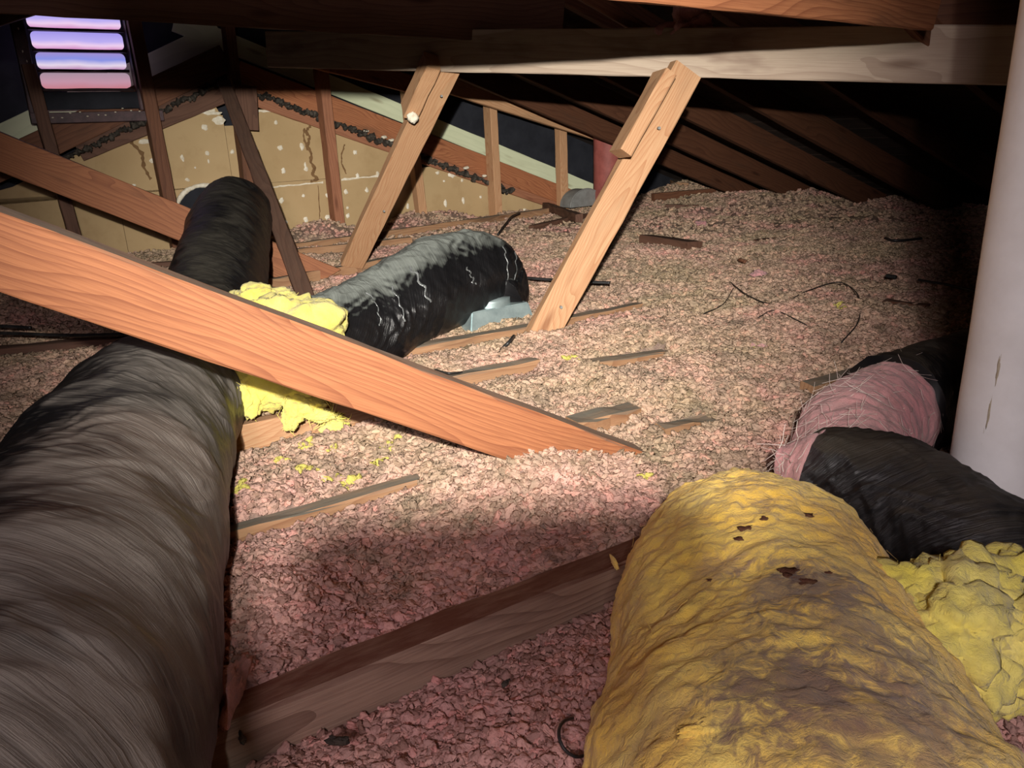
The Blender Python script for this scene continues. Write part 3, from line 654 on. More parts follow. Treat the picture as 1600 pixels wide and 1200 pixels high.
# big brace across the foreground
def brace(name, l, r, wd, t, nrm, mat, label, **kw):
    o = timber(name, l, r, wd, t, nrm, mat, **kw); tag(o, label, 'brace'); return o
g0, g1 = at_depth(-160, 340, 0.88), at_depth(1110, 786, 1.30)
big = empty('diagonal_brace', g1, 'big orange diagonal brace crossing in front from the left edge down into the insulation', 'brace')
timber('plank', g0, g1, 0.092, 0.04, (0.05, -1, 0.10), M['fir'], big)
h0, h1 = at_depth(-120, 190, 2.9), on_floor(506, 437, -0.02)
brace('diagonal_brace', h0, h1, 0.135, 0.04, (0.25, -1, 0.1), M['brace_wood'], 'brown diagonal brace farther back, passing behind the far black duct', cut1=0.1)
k0, k1 = on_floor(484, 480, -0.02), on_wall(349, 126, 4.22)
brace('diagonal_brace', k0, k1, 0.062, 0.038, (0.35, -1, 0.0), M['dark_wood'], 'thin black diagonal brace leaning from the gable peak to beside the far duct')

# ------------------------------------------------------------------ joists
segs = []      # (p0, p1, camera side cut depth) for the insulation around them
def joist(u0, v0, u1, v1, label, side=0.03, mat='joist_wood', z=0.0, wd=0.038, ext=(0, 0), drop=0.0, h=0.14, chew=0.0):
    a, b_ = on_floor(u0, v0, z), on_floor(u1, v1, z); dd = (b_ - a) / np.linalg.norm(b_ - a); a = a - dd * ext[0]; b_ = b_ + dd * ext[1]
    b2 = b_ - Z * drop
    o = timber('ceiling_joist', a, b2, wd, h, (0, 0, 1), M[mat], chew=chew, rough=0.0022); tag(o, label, 'joist'); segs.append((a, b_, side, wd)); return o
joist(352, 1110, 974, 860, 'foreground joist with brown top, running from the big black duct to the yellow duct', 0.058, 'near_joist', 0.012, 0.045, (0.25, 0.25), h=0.16)
joist(354, 825, 658, 733, 'grey dusty joist beside the big black duct, above the shaded insulation', 0.022, 'joist_wood', 0.008, 0.03, (0.1, 0.0), 0.012)
joist(362, 664, 690, 590, 'joist under the yellow wool with its orange side showing', 0.075, 'pale_fir', 0.01, 0.036, (0.1, 0.0))
joist(688, 588, 838, 559, 'grey weathered joist end beside the foot of the nearer strut', 0.03, 'joist_wood', 0.014, 0.036, chew=0.1)
joist(925, 563, 1042, 540, 'joist piece right of the nearer strut foot, pale side showing', 0.028, 'joist_wood', 0.012, 0.036, (0.02, 0), 0.012)
joist(576, 552, 838, 505, 'joist in front of the metal duct boot', 0.03, 'joist_wood', 0.012, 0.04, (0.1, 0.0))
joist(845, 503, 1000, 468, 'orange joist behind the nearer strut, right of the metal boot', 0.025, 'joist_wood', 0.01, 0.036, drop=0.012)
joist(1032, 663, 1118, 640, 'short grey joist piece alone in the insulation right of the knotty block', 0.018, 'joist_wood', 0.01, 0.034, drop=0.01, chew=0.15)
joist(1285, 592, 1445, 548, 'joist running behind the torn pink duct', 0.02, 'joist_wood', 0.012, 0.036, (0.05, 0.3))
joist(412, 437, 625, 399, 'orange joist at the foot of the farther strut', 0.05, 'joist_wood', 0.02, 0.038, (0.5, 0.0))
joist(455, 390, 642, 370, 'joist between the farther strut and the gable wall', 0.05, 'joist_wood', 0.02, 0.036, (0.3, 0.0))
joist(470, 379, 866, 324, 'long joist nearest the gable wall', 0.03, 'joist_wood', 0.035, 0.036, (0.2, 0.0))
joist(110, 420, 270, 408, 'joist in the dark left of the far duct', 0.03, 'dark_wood', 0.02, 0.038, (0.5, 0.1))
joist(-60, 548, 215, 522, 'dark joist at the left edge behind the big black duct', 0.03, 'dark_wood', 0.01, 0.038, (0.2, 0.0))
joist(1020, 302, 1165, 290, 'far brown joist near the eave right of the nearer strut', 0.04, 'brown_wood', 0.06, 0.04)
joist(1040, 319, 1290, 318, 'grey joist half buried near the far eave', 0.008, 'dark_wood', 0.03, 0.036, drop=0.02)
joist(830, 352, 915, 334, 'grey joist half buried beyond the end of the middle duct', 0.008, 'dark_wood', 0.02, 0.036)
joist(1180, 375, 1330, 352, 'thin dark joist line in the middle of the far insulation', 0.004, 'dark_wood', 0.01, 0.03, drop=0.01)
# loose blocks
def block(u0, v0, u1, v1, z, wd, h, mat, label, chew=0.12, tilt=0.0):
    a, b_ = on_floor(u0, v0, z), on_floor(u1, v1, z); o = timber('wood_block', a, b_ + Z * tilt, wd, h, (0.05, 0, 1), M[mat], chew=chew, rough=0.003); tag(o, label, 'block'); return o
block(893, 656, 992, 631, 0.028, 0.052, 0.035, 'joist_wood', 'knotty grey wood block lying past the end of the big orange brace', 0.2)
block(1010, 366, 1086, 377, 0.045, 0.09, 0.045, 'dark_wood', 'dark wood scrap lying on the far insulation right of the nearer strut')
block(853, 316, 905, 334, 0.06, 0.05, 0.05, 'dark_wood', 'dark plank scrap in front of the grey vent hood', 0.1)
block(1383, 468, 1450, 476, 0.03, 0.05, 0.03, 'brown_wood', 'brown wood scrap at the shadow edge on the right')
block(1040, 272, 1066, 285, 0.10, 0.10, 0.10, 'joist_wood', 'small wood stub in front of the far eave')

# ------------------------------------------------------------------ loose pink insulation
mounds = [(on_floor(835, 745), 0.10, 0.045), (on_floor(780, 760), 0.12, 0.015), (on_floor(500, 372), 0.22, 0.10), (on_floor(450, 395), 0.15, 0.05), (on_floor(650, 345), 0.15, 0.05), (on_floor(750, 328), 0.2, 0.07), (on_floor(1050, 300), 0.5, 0.12), (on_floor(1250, 315), 0.5, 0.06),
          (on_floor(640, 352), 0.2, 0.06), (on_floor(1000, 600), 0.16, 0.02), (on_floor(700, 345), 0.12, 0.05), (on_floor(1250, 480), 0.35, 0.03), (on_floor(560, 720), 0.12, -0.02), (on_floor(1000, 520), 0.25, 0.02), (on_floor(400, 940), 0.08, 0.03),
          (on_floor(650, 860), 0.14, -0.03), (on_floor(640, 1150), 0.16, -0.03)]
def hgt(x, y):
    p = np.stack([x, y, np.zeros_like(x)], 1)
    h = 0.014 * fbm(p * 2.3, 3, 3) + 0.013 * fbm(p * 7, 3, 8) + 0.005 * fbm(p * 19, 2, 9) + 0.006 * np.abs(fbm(p * 33, 3, 12)) + 0.003 * fbm(p * 120, 2, 19) - 0.004
    for c, r, a in mounds:
        h += a * np.exp(-((x - c[0]) ** 2 + (y - c[1]) ** 2) / (r * r))
    for a, b_, side, wd in segs:
        ab = (b_ - a)[:2]; L = np.linalg.norm(ab); ux = ab / L; nx = np.array([-ux[1], ux[0]])
        if nx[1] < 0: nx = -nx
        al_ = (x - a[0]) * ux[0] + (y - a[1]) * ux[1]; pe = (x - a[0]) * nx[0] + (y - a[1]) * nx[1]
        endf = np.clip((al_ + 0.02) / 0.04, 0, 1) * np.clip((L - al_ + 0.02) / 0.05, 0, 1)
        zt = a[2]
        inside = (np.abs(pe) < wd / 2 + 0.004)
        front = np.clip((pe + 0.17) / 0.13, 0, 1) * (pe <= 0)
        back = np.clip(1 - (pe - wd / 2) / 0.05, 0, 1) * (pe > 0)
        h = np.where(pe <= 0, h + (np.minimum(h, zt - side) - h) * endf * front, h + (np.minimum(h, zt - 0.004) - h) * endf * back)
        h = np.where(inside & (endf > 0.5), np.minimum(h, zt - 0.02), h)
    return h
nr, na = 560, 760
rr = np.exp(np.linspace(math.log(0.10), math.log(9.6), nr)); aa = np.radians(np.linspace(-82, 82, na))
RR, AA = np.meshgrid(rr, aa, indexing='ij'); X = (RR * np.sin(AA)).ravel(); Y_ = (RR * np.cos(AA)).ravel()
# keep it inside the gable wall
pn_ = X * N[0] + Y_ * N[1]; k_ = np.where(pn_ > 4.54, 4.54 / np.maximum(pn_, 1e-6), 1.0); X *= k_; Y_ *= k_
ja = X * J[0] + Y_ * J[1]; k_ = np.where(ja > 5.4, 5.4 / np.maximum(ja, 1e-6), 1.0); X *= k_; Y_ *= k_
V = np.stack([X, Y_, hgt(X, Y_)], 1)
i = np.arange(nr - 1)[:, None]; j = np.arange(na - 1)[None, :]
Fq = np.stack([i * na + j, i * na + j + 1, (i + 1) * na + j + 1, (i + 1) * na + j], -1).reshape(-1, 4)[:, ::-1]
me = bpy.data.meshes.new('insulation'); me.vertices.add(len(V)); me.vertices.foreach_set('co', V.ravel())
me.loops.add(Fq.size); me.loops.foreach_set('vertex_index', Fq.ravel()); me.polygons.add(len(Fq)); me.polygons.foreach_set('loop_start', np.arange(len(Fq)) * 4)
me.update(calc_edges=True); me.validate()
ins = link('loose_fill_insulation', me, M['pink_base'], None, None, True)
tag(ins, 'pink and beige loose-fill insulation covering the attic floor between the joists', 'insulation', kind='stuff')

# tufts of it
rng = np.random.default_rng(5)
def scatter(n, y0, y1, x_of):
    y = np.exp(rng.uniform(math.log(y0), math.log(y1), n * 3)) ; y = np.sqrt(rng.uniform(y0 ** 2, y1 ** 2, n))
    x = rng.uniform(-1, 1, n) * (0.80 * y + 0.35); return x, y
px_, py_ = [], []
for n, y0, y1 in ((58000, 0.15, 1.0), (122000, 1.0, 2.2), (100000, 2.2, 4.0), (70000, 4.0, 7.6)):
    x, y = scatter(n, y0, y1, None); px_.append(x); py_.append(y)
px_ = np.concatenate(px_); py_ = np.concatenate(py_)
ok = (px_ * N[0] + py_ * N[1] < 4.52) & (px_ * J[0] + py_ * J[1] < 5.35)
for a, b_, side, wd in segs:
    ab = (b_ - a)[:2]; L = np.linalg.norm(ab); ux = ab / L; nx = np.array([-ux[1], ux[0]]); al_ = (px_ - a[0]) * ux[0] + (py_ - a[1]) * ux[1]; pe = (px_ - a[0]) * nx[0] + (py_ - a[1]) * nx[1]
    ok &= ~((np.abs(pe) < wd / 2 + 0.007) & (al_ > -0.01) & (al_ < L - 0.005))
px_, py_ = px_[ok], py_[ok]; pz_ = hgt(px_, py_); npt = len(px_)
dist = np.hypot(px_, py_)
sc = (0.0062 + 0.0010 * np.clip(dist, 0, 6)) * rng.uniform(0.55, 1.35, npt)
pz_ += rng.uniform(-0.3, 0.5, npt) * sc
tint = rng.uniform(0, 1, npt)
yel = [on_floor(*q) for q in ((520, 745), (545, 748), (590, 715), (500, 728), (470, 735), (440, 720), (388, 780), (610, 690), (1000, 750), (910, 575), (890, 572), (840, 600), (560, 770), (1170, 555), (1310, 500), (480, 700), (520, 700))]
for c in yel:
    dd_ = np.hypot(px_ - c[0], py_ - c[1]); tint = np.where((dd_ < 0.018) & (rng.random(npt) < 0.45), 2.0, tint)
pm = bpy.data.meshes.new('tuft_points'); pm.vertices.add(npt); pm.vertices.foreach_set('co', np.stack([px_, py_, pz_], 1).ravel())
for nm, typ, arr in (('tint', 'FLOAT', tint), ('tsize', 'FLOAT', sc)):
    at = pm.attributes.new(nm, typ, 'POINT'); at.data.foreach_set('value', arr)
rot = np.stack([rng.uniform(-0.8, 0.8, npt), rng.uniform(-0.8, 0.8, npt), rng.uniform(0, 6.28, npt)], 1)
at = pm.attributes.new('trot', 'FLOAT_VECTOR', 'POINT'); at.data.foreach_set('vector', rot.ravel())
tufts = bpy.data.objects.new('tufts', pm); COL.objects.link(tufts); tufts.parent = ins; tufts['kind'] = 'stuff'
ng = bpy.data.node_groups.new('tuft_scatter', 'GeometryNodeTree')
ng.interface.new_socket('Geometry', in_out='INPUT', socket_type='NodeSocketGeometry'); ng.interface.new_socket('Geometry', in_out='OUTPUT', socket_type='NodeSocketGeometry')
gi = ng.nodes.new('NodeGroupInput'); go = ng.nodes.new('NodeGroupOutput'); L_ = ng.links.new
jg = ng.nodes.new('GeometryNodeJoinGeometry')
for v_ in range(7):
    ico = ng.nodes.new('GeometryNodeMeshIcoSphere'); ico.inputs['Radius'].default_value = 1.0; ico.inputs['Subdivisions'].default_value = 3
    pos = ng.nodes.new('GeometryNodeInputPosition'); nz = ng.nodes.new('ShaderNodeTexNoise'); nz.noise_dimensions = '4D'; nz.inputs['W'].default_value = v_ * 5.3
    nz.inputs['Scale'].default_value = 1.15; nz.inputs['Detail'].default_value = 3
    sub = ng.nodes.new('ShaderNodeVectorMath'); sub.operation = 'SUBTRACT'; sub.inputs[1].default_value = (0.5, 0.5, 0.5)
    scl = ng.nodes.new('ShaderNodeVectorMath'); scl.operation = 'SCALE'; scl.inputs['Scale'].default_value = 2.4
    L_(pos.outputs[0], nz.inputs['Vector']); L_(nz.outputs['Color'], sub.inputs[0]); L_(sub.outputs[0], scl.inputs[0])
    sp = ng.nodes.new('GeometryNodeSetPosition'); L_(ico.outputs[0], sp.inputs['Geometry']); L_(scl.outputs[0], sp.inputs['Offset'])
    tr = ng.nodes.new('GeometryNodeTransform'); L_(sp.outputs[0], tr.inputs['Geometry'])
    tr.inputs['Scale'].default_value = (1.3 - 0.1 * (v_ % 3), 0.68 + 0.07 * (v_ % 4), 0.50 + 0.06 * (v_ % 2))
    sm = ng.nodes.new('GeometryNodeSetShadeSmooth'); L_(tr.outputs[0], sm.inputs[0])
    mt = ng.nodes.new('GeometryNodeSetMaterial'); mt.inputs['Material'].default_value = M['pink_chip']; L_(sm.outputs[0], mt.inputs[0])
    g2 = ng.nodes.new('GeometryNodeGeometryToInstance'); L_(mt.outputs[0], g2.inputs[0]); L_(g2.outputs[0], jg.inputs[0])
iop = ng.nodes.new('GeometryNodeInstanceOnPoints'); iop.inputs['Pick Instance'].default_value = True
def attr(nm, typ):
    n = ng.nodes.new('GeometryNodeInputNamedAttribute'); n.data_type = typ; n.inputs[0].default_value = nm; return n.outputs[0]
e2r = ng.nodes.new('FunctionNodeEulerToRotation'); L_(attr('trot', 'FLOAT_VECTOR'), e2r.inputs[0])
L_(gi.outputs[0], iop.inputs['Points']); L_(jg.outputs[0], iop.inputs['Instance']); L_(e2r.outputs[0], iop.inputs['Rotation']); L_(attr('tsize', 'FLOAT'), iop.inputs['Scale'])
L_(iop.outputs[0], go.inputs[0])
md = tufts.modifiers.new('tufts', 'NODES'); md.node_group = ng

# ------------------------------------------------------------------ ducts
# big black duct on the left
du = empty('flexible_duct', (-0.45, 0.8, 0.0), 'big dusty black flexible duct filling the left foreground', 'duct')
tube('jacket', [(-0.285, 0.02, 0.125), (-0.378, 0.40, 0.11), (-0.508, 0.80, 0.095), (-0.63, 1.20, 0.085), (-0.685, 1.42, 0.065), (-0.69, 1.60, 0.0)], [0.152, 0.152, 0.152, 0.152, 0.150, 0.13], 520, 200, M['jacket_near'], du, wrinkle(0.0028, 0.045, 0.8, 4, 0.006))
o = blob('liner_tear', (-0.305, 0.66, 0.01), (0.014, 0.05, 0.025), M['pink_wool'], du, 4, 0.4, 2.5, 3); o['label'] = 'pink insulation showing through a tear in the jacket'
# far black duct up to the wall
du = empty('flexible_duct', (-1.2, 2.6, 0.0), 'black flexible duct climbing to the hole in the gable wall', 'duct')
fp = [at_depth(325, 525, 2.15), at_depth(340, 446, 2.45), at_depth(352, 388, 2.75), at_depth(362, 345, 3.1), at_depth(366, 333, 3.35), on_wall(352, 332, 4.45)]
tube('jacket', fp, [0.150, 0.149, 0.149, 0.149, 0.145, 0.142], 360, 150, M['jacket_far'], du, wrinkle(0.003, 0.05, 0.9, 12, 0.006))
# middle duct to the boot
du = empty('flexible_duct', on_floor(700, 520), 'middle black duct with grey dusty top, curving down onto the metal boot', 'duct')
mp = [at_depth(440, 545, 1.75), at_depth(510, 528, 1.85), at_depth(572, 508, 1.98), at_depth(642, 466, 2.12), at_depth(705, 437, 2.28), at_depth(745, 430, 2.37), at_depth(768, 452, 2.40), on_floor(782, 498, 0.02) + N * 0.05 + Z * 0.03]
tube('jacket', mp, [0.098, 0.106, 0.124, 0.133, 0.138, 0.134, 0.124, 0.095], 420, 150, M['jacket_mid'], du, wrinkle(0.0045, 0.055, 1.1, 21, 0.008))
# creased shiny strips of tape on it
def duct_strip(mesh_obj, parent, s0, s1, th0, th1, wd, name='tape_strip', nl=420, nc=150):
    """a thin strip that lies on the skin between two (length fraction, angle) points"""
    vsrc = mesh_obj.data.vertices; vs, fs = [], []; n = 22
    for i_ in range(n + 1):
        t = i_ / n; s = s0 + (s1 - s0) * t + 0.004 * math.sin(t * 19 + s0 * 50); th = th0 + (th1 - th0) * t
        for k in (-1, 0, 1):
            ii = int(max(0, min(nl - 1, (s + k * wd) * (nl - 1)))); jj = int((th / 360 % 1) * nc) % nc
            v = vsrc[ii * nc + jj]; vs.append(v.co + v.normal * (0.0012 + 0.0016 * (k == 0)))
    for i_ in range(n):
        for k in (0, 1): fs.append((i_ * 3 + k, i_ * 3 + k + 1, i_ * 3 + k + 4, i_ * 3 + k + 3))
    me = mesh_from(vs, fs); link(name, me, M['tape'], parent, None, True)
mj = [c for c in du.children if c.name.startswith('jacket')][0]
for s0, s1, a, b_ in ((0.30, 0.33, 10, 55), (0.385, 0.40, 12, 62), (0.52, 0.515, 5, 30), (0.70, 0.705, -5, 45), (0.75, 0.755, 0, 50), (0.215, 0.235, 15, 60)):
    duct_strip(mj, du, s0, s1, a, b_, 0.0022)
# boot
bt = empty('duct_boot', on_floor(785, 520), 'galvanised metal duct boot under the end of the middle duct', 'duct boot')
bc = on_floor(782, 517, 0.0); bxd, byd = J, N
def frustum(name, c, w0, d0, w1, d1, h, mat, parent, z0=-0.02):
    vs = []
    for (ww, dp, zz) in ((w0, d0, z0), (w1, d1, z0 + h)):
        for sx_, sy_ in ((-1, -1), (1, -1), (1, 1), (-1, 1)): vs.append(c + bxd * sx_ * ww / 2 + byd * sy_ * dp / 2 + Z * zz)
    me = mesh_from(vs, [(0, 1, 5, 4), (1, 2, 6, 5), (2, 3, 7, 6), (3, 0, 4, 7), (4, 5, 6, 7), (3, 2, 1, 0)])
    bm = bmesh.new(); bm.from_mesh(me); bmesh.ops.bevel(bm, geom=bm.edges[:], offset=0.003, segments=2, affect='EDGES'); bm.to_mesh(me); bm.free()
    return link(name, me, mat, parent)
bc = on_floor(782, 500, 0.02) + N * 0.06
frustum('box', bc, 0.25, 0.17, 0.20, 0.13, 0.10, M['galv'], bt, -0.06)
frustum('flange', bc, 0.262, 0.18, 0.262, 0.18, 0.005, M['galv'], bt, -0.06)
tube('round_collar', [bc + Z * 0.03, bc + Z * 0.06], [0.065, 0.064], 6, 48, M['galv'], bt)

# right-hand ducts
du = empty('flexible_duct', on_floor(1430, 820), 'black flexible duct on the right between the yellow duct and the white pipe', 'duct')
rp = [at_depth(1258, 738, 1.02), at_depth(1335, 760, 0.98), at_depth(1430, 810, 0.92), at_depth(1530, 880, 0.84), at_depth(1630, 965, 0.76), at_depth(1770, 1100, 0.66), (0.68, 0.30, 0.02), (0.76, -0.1, 0.02)]
rj = tube('jacket', rp, [0.060, 0.086, 0.095, 0.098, 0.10, 0.10], 320, 130, M['jacket_right'], du, wrinkle(0.0055, 0.055, 1.4, 33, 0.006))
ro = at_depth(1262, 722, 1.02)
o = tube('torn_end', [at_depth(1214, 722, 1.03), at_depth(1236, 726, 1.02), at_depth(1268, 736, 1.0)], [0.022, 0.040, 0.058], 60, 60, M['pink_wool'], du, lambda s, th, p: 0.006 * fbm(p * 45, 3, 3)); o['label'] = 'pink wool showing where the jacket is torn open'
du2 = empty('flexible_duct', on_floor(1400, 700), 'black duct behind it, coming from behind the white pipe to a torn pink elbow', 'duct')
tp = [(2.6, 2.6, 0.06), (1.9, 2.15, 0.06), at_depth(1640, 560, 1.75), at_depth(1545, 585, 1.55), at_depth(1455, 618, 1.40), at_depth(1392, 640, 1.31)]
tube('jacket', tp, [0.098, 0.100, 0.101, 0.099], 220, 110, M['jacket_right'], du2, wrinkle(0.005, 0.06, 1.0, 41, 0.006))
ep = [at_depth(1415, 634, 1.345), at_depth(1375, 652, 1.29), at_depth(1335, 675, 1.22), at_depth(1325, 712, 1.14), at_depth(1345, 745, 1.06)]
eo = tube('torn_elbow', ep, [0.090, 0.090, 0.088, 0.080, 0.066], 180, 110, M['pink_wool'], du2, lambda s, th, p: 0.004 * fbm(p * 30, 4, 7) + 0.003 * fbm(np.stack([s * 90, np.cos(th) * 2, np.sin(th) * 2], 1), 2, 8)); eo['label'] = 'exposed pink wool elbow with loose white fibres'
def fibres(name, mesh_obj, parent, n, sel, length=0.03, seed=0, r=0.0006, mat='fibre'):
    rnd = random.Random(seed); vs, fs = [], []; vv = [v for v in mesh_obj.data.vertices if sel(v)]
    mw = mesh_obj.matrix_world
    for _ in range(n):
        v = rnd.choice(vv); p = mw @ v.co + v.normal * 0.0015; t = v.normal.cross(Vector((rnd.uniform(-.5, .5), rnd.uniform(-1, 1), rnd.uniform(-.3, 1)))).normalized()
        L = length * rnd.uniform(0.4, 1.4); b0 = len(vs); bend = v.normal * rnd.uniform(-0.1, 0.35) * L; sd = t.cross(v.normal).normalized()
        for q in range(4):
            s = q / 3; c = p + t * L * s + bend * s * s + sd * rnd.uniform(-1, 1) * L * 0.06
            for a in range(3): vs.append(c + (sd * math.cos(a * 2.094) + v.normal * math.sin(a * 2.094)) * r * (1.2 - s * 0.6))
        for q in range(3):
            for a in range(3): fs.append((b0 + q * 3 + a, b0 + q * 3 + (a + 1) % 3, b0 + q * 3 + 3 + (a + 1) % 3, b0 + q * 3 + 3 + a))
    o = link(name, mesh_from(vs, fs), M[mat], parent); o['kind'] = 'stuff'; return o
fibres('loose_fibres', eo, du2, 170, lambda v: v.normal.z > -0.1, 0.04, 3, 0.0004)
fibres('loose_fibres', o, du, 50, lambda v: v.normal.z > -0.2, 0.03, 4)

# yellow wrapped duct in the right foreground
yd = empty('wrapped_duct', (0.22, 0.55, 0.0), 'large duct wrapped in stained yellow glass wool in the right foreground', 'duct')
def ywr(s, th, pos):
    return 0.010 * fbm(pos * 7, 3, 50) + 0.0035 * fbm(pos * np.array([22, 22, 22]), 4, 51) + 0.0045 * np.abs(fbm(np.stack([s * 22 + 2 * np.sin(th), np.cos(th) * 2, np.sin(th) * 2], 1), 3, 52)) + 0.0022 * fbm(pos * 90, 3, 53)
yp = [(0.315, 0.93, -0.02), (0.295, 0.86, 0.015), (0.267, 0.75, 0.032), (0.236, 0.60, 0.042), (0.208, 0.45, 0.05), (0.180, 0.25, 0.055), (0.16, 0.02, 0.065)]
yo = tube('glass_wool_wrap', yp, [0.07, 0.130, 0.150, 0.156, 0.162, 0.172, 0.175], 520, 260, M['yellow'], yd, ywr)
fibres('loose_fibres', yo, yd, 260, lambda v: v.normal.z > -0.5, 0.012, 9, 0.00022, 'yellow')
# curled flaps torn out of the wrap
for i_, (u, v, z_, sx_, sy_, sz_, rt) in enumerate(((1012, 980, 0.12, 0.010, 0.022, 0.006, 0.3), (960, 880, 0.05, 0.003, 0.012, 0.004, 0.2), (1110, 1135, 0.20, 0.022, 0.006, 0.004, 0.2), (1020, 1150, 0.17, 0.006, 0.018, 0.004, -0.4))):
    blob('torn_flap', on_floor(u, v, z_), (sx_, sy_, sz_), M['yellow'], yd, 4, 0.5, 2.2, i_ + 60, rot=rt)
def stain(parent, src, u, v, r, seed):
    """a thin irregular crust lying on the wrap, where the ray of a real point on it meets it"""
    p = on_floor(u, v, 0.19); best = min(src.data.vertices, key=lambda q: (q.co - Vector(p)).length)
    return blob('stain_crust', best.co, (r, r * 0.7, r * 0.22), M['stained'], parent, 3, 0.6, 2.5, seed)
for i_, (u, v, r) in enumerate(((1238, 912, 0.010), (1262, 925, 0.007), (1222, 918, 0.006), (1197, 815, 0.005), (1264, 799, 0.005), (1168, 824, 0.006), (1155, 838, 0.005), (1100, 886, 0.003), (1298, 902, 0.004))):
    stain(yd, yo, u, v, r, i_ + 80)
# loose yellow wool beside it
c0 = on_floor(1512, 985, 0.09)
lw = blob('loose_glass_wool', c0, (0.105, 0.06, 0.055), M['bright_yellow'], None, 6, 0.42, 2.0, 90, rot=-0.35)
l2 = blob('loose_glass_wool', on_floor(1440, 985, 0.10), (0.055, 0.055, 0.05), M['bright_yellow'], None, 5, 0.4, 2.2, 91)
l3 = blob('loose_glass_wool', on_floor(1600, 960, 0.09), (0.08, 0.05, 0.05), M['bright_yellow'], None, 5, 0.4, 2.2, 92)
lx = [lw, l2, l3]
for q, (u, v, z_, a_, b_, c_) in enumerate(((1440, 935, 0.13, .045, .035, .03), (1490, 925, 0.14, .05, .03, .025), (1545, 930, 0.13, .045, .035, .03), (1470, 1040, 0.11, .04, .03, .035), (1530, 1035, 0.11, .045, .03, .03), (1585, 1000, 0.12, .05, .03, .03), (1420, 985, 0.12, .03, .03, .03), (1500, 980, 0.14, .04, .035, .025))):
    lx.append(blob('loose_glass_wool', on_floor(u, v, z_), (a_, b_, c_), M['bright_yellow'], None, 4, 0.55, 2.4, 200 + q, rot=q))
lw = join_meshes(lx); tag(lw, 'fluffy bright yellow clump of glass wool between the yellow and black ducts on the right', 'insulation')
fibres('loose_fibres', lw, lw, 200, lambda v: True, 0.012, 19, 0.00025, 'bright_yellow')

# yellow wool round the branch between the ducts
wy = []
for i_, (u, v, dd_, sx_, sy_, sz_) in enumerate(((430, 540, 1.68, 0.13, 0.12, 0.10), (400, 585, 1.50, 0.07, 0.06, 0.075), (450, 600, 1.50, 0.075, 0.05, 0.045), (388, 618, 1.46, 0.03, 0.03, 0.04), (470, 632, 1.46, 0.04, 0.03, 0.022), (525, 668, 1.46, 0.026, 0.024, 0.018), (455, 652, 1.44, 0.02, 0.02, 0.025), (500, 648, 1.45, 0.03, 0.02, 0.014), (480, 512, 1.72, 0.07, 0.06, 0.05), (400, 475, 1.85, 0.09, 0.07, 0.04), (520, 655, 1.5, 0.025, 0.02, 0.014))):
    wy.append(blob('glass_wool_batt', at_depth(u, v, dd_), (sx_, sy_, sz_), M['bright_yellow'], None, 5, 0.38, 2.2, 100 + i_))
wy = join_meshes(wy); tag(wy, 'ragged bright yellow wool covering the duct branch under the big orange brace', 'insulation')
fibres('loose_fibres', wy, wy, 250, lambda v: True, 0.025, 29, 0.0006, 'bright_yellow')

# ------------------------------------------------------------------ pipes
vp = empty('vent_pipe', (0.72, 1.0, 0), 'white vertical vent pipe at the right edge', 'pipe')
pcx = at_depth(1583, 600, 1.0); pxy = (pcx[0], pcx[1])
tube('pipe_wall', [(pxy[0], pxy[1], z_) for z_ in (-0.15, 0.2, 0.6, 1.0, 1.35)], [0.062] * 5, 60, 72, M['pipe'], vp, lambda s, th, p: 0.0006 * fbm(p * 8, 2, 3))
# scuffs
for i_, (u, v, h_) in enumerate(((1530, 655, 0.03), (1521, 690, 0.02), (1548, 585, 0.02))):
    p = at_depth(u, v, 0.95); dx = Vector((p[0] - pxy[0], p[1] - pxy[1])); dx.normalize(); blob('scuff', (pxy[0] + dx[0] * 0.0615, pxy[1] + dx[1] * 0.0615, p[2]), (0.0018, 0.0008, h_), M['scuff'], vp, 3, 0.5, 3, i_, rot=math.atan2(dx[0], -dx[1]))
rpz = on_wall(950, 270, 4.2)
o = tube('red_pipe', [(rpz[0], rpz[1], -0.1), (rpz[0], rpz[1], 0.2), (rpz[0], rpz[1], 0.62)], [0.10] * 3, 12, 48, M['red_sheet']); tag(o, 'dull red upright pipe beside the short knotty stud behind the nearer strut', 'pipe')
vh = empty('vent_hood', on_wall(915, 308, 4.25), 'small grey rounded vent hood on the insulation right of the short stud', 'vent')
hc = on_wall(918, 315, 4.22); pts = []
vs, fs = [], []; k = 20
for dpt in (0, 1):
    for i_ in range(k + 1):
        a = math.pi * i_ / k; vs.append(hc + J * (math.cos(a) * 0.14 - 0.01) + Z * (math.sin(a) * 0.115 - 0.03 + (0 if 0 else 0)) + N * (0.12 * dpt))
for i_ in range(k): fs.append((i_, i_ + 1, i_ + k + 2, i_ + k + 1))
fs += [tuple(range(k + 1)), tuple(range(k + 1, 2 * k + 2))[::-1]]
me = mesh_from(vs, fs); bm = bmesh.new(); bm.from_mesh(me); bmesh.ops.recalc_face_normals(bm, faces=bm.faces); bm.to_mesh(me); bm.free()
link('shell', me, M['grey_metal'], vh)
tube('rim', [hc + J * (math.cos(math.pi * i_ / 12) * 0.143 - 0.01) + Z * (math.sin(math.pi * i_ / 12) * 0.118 - 0.03) - N * 0.002 for i_ in range(13)], [0.004] * 3, 40, 8, M['grey_metal'], vh)

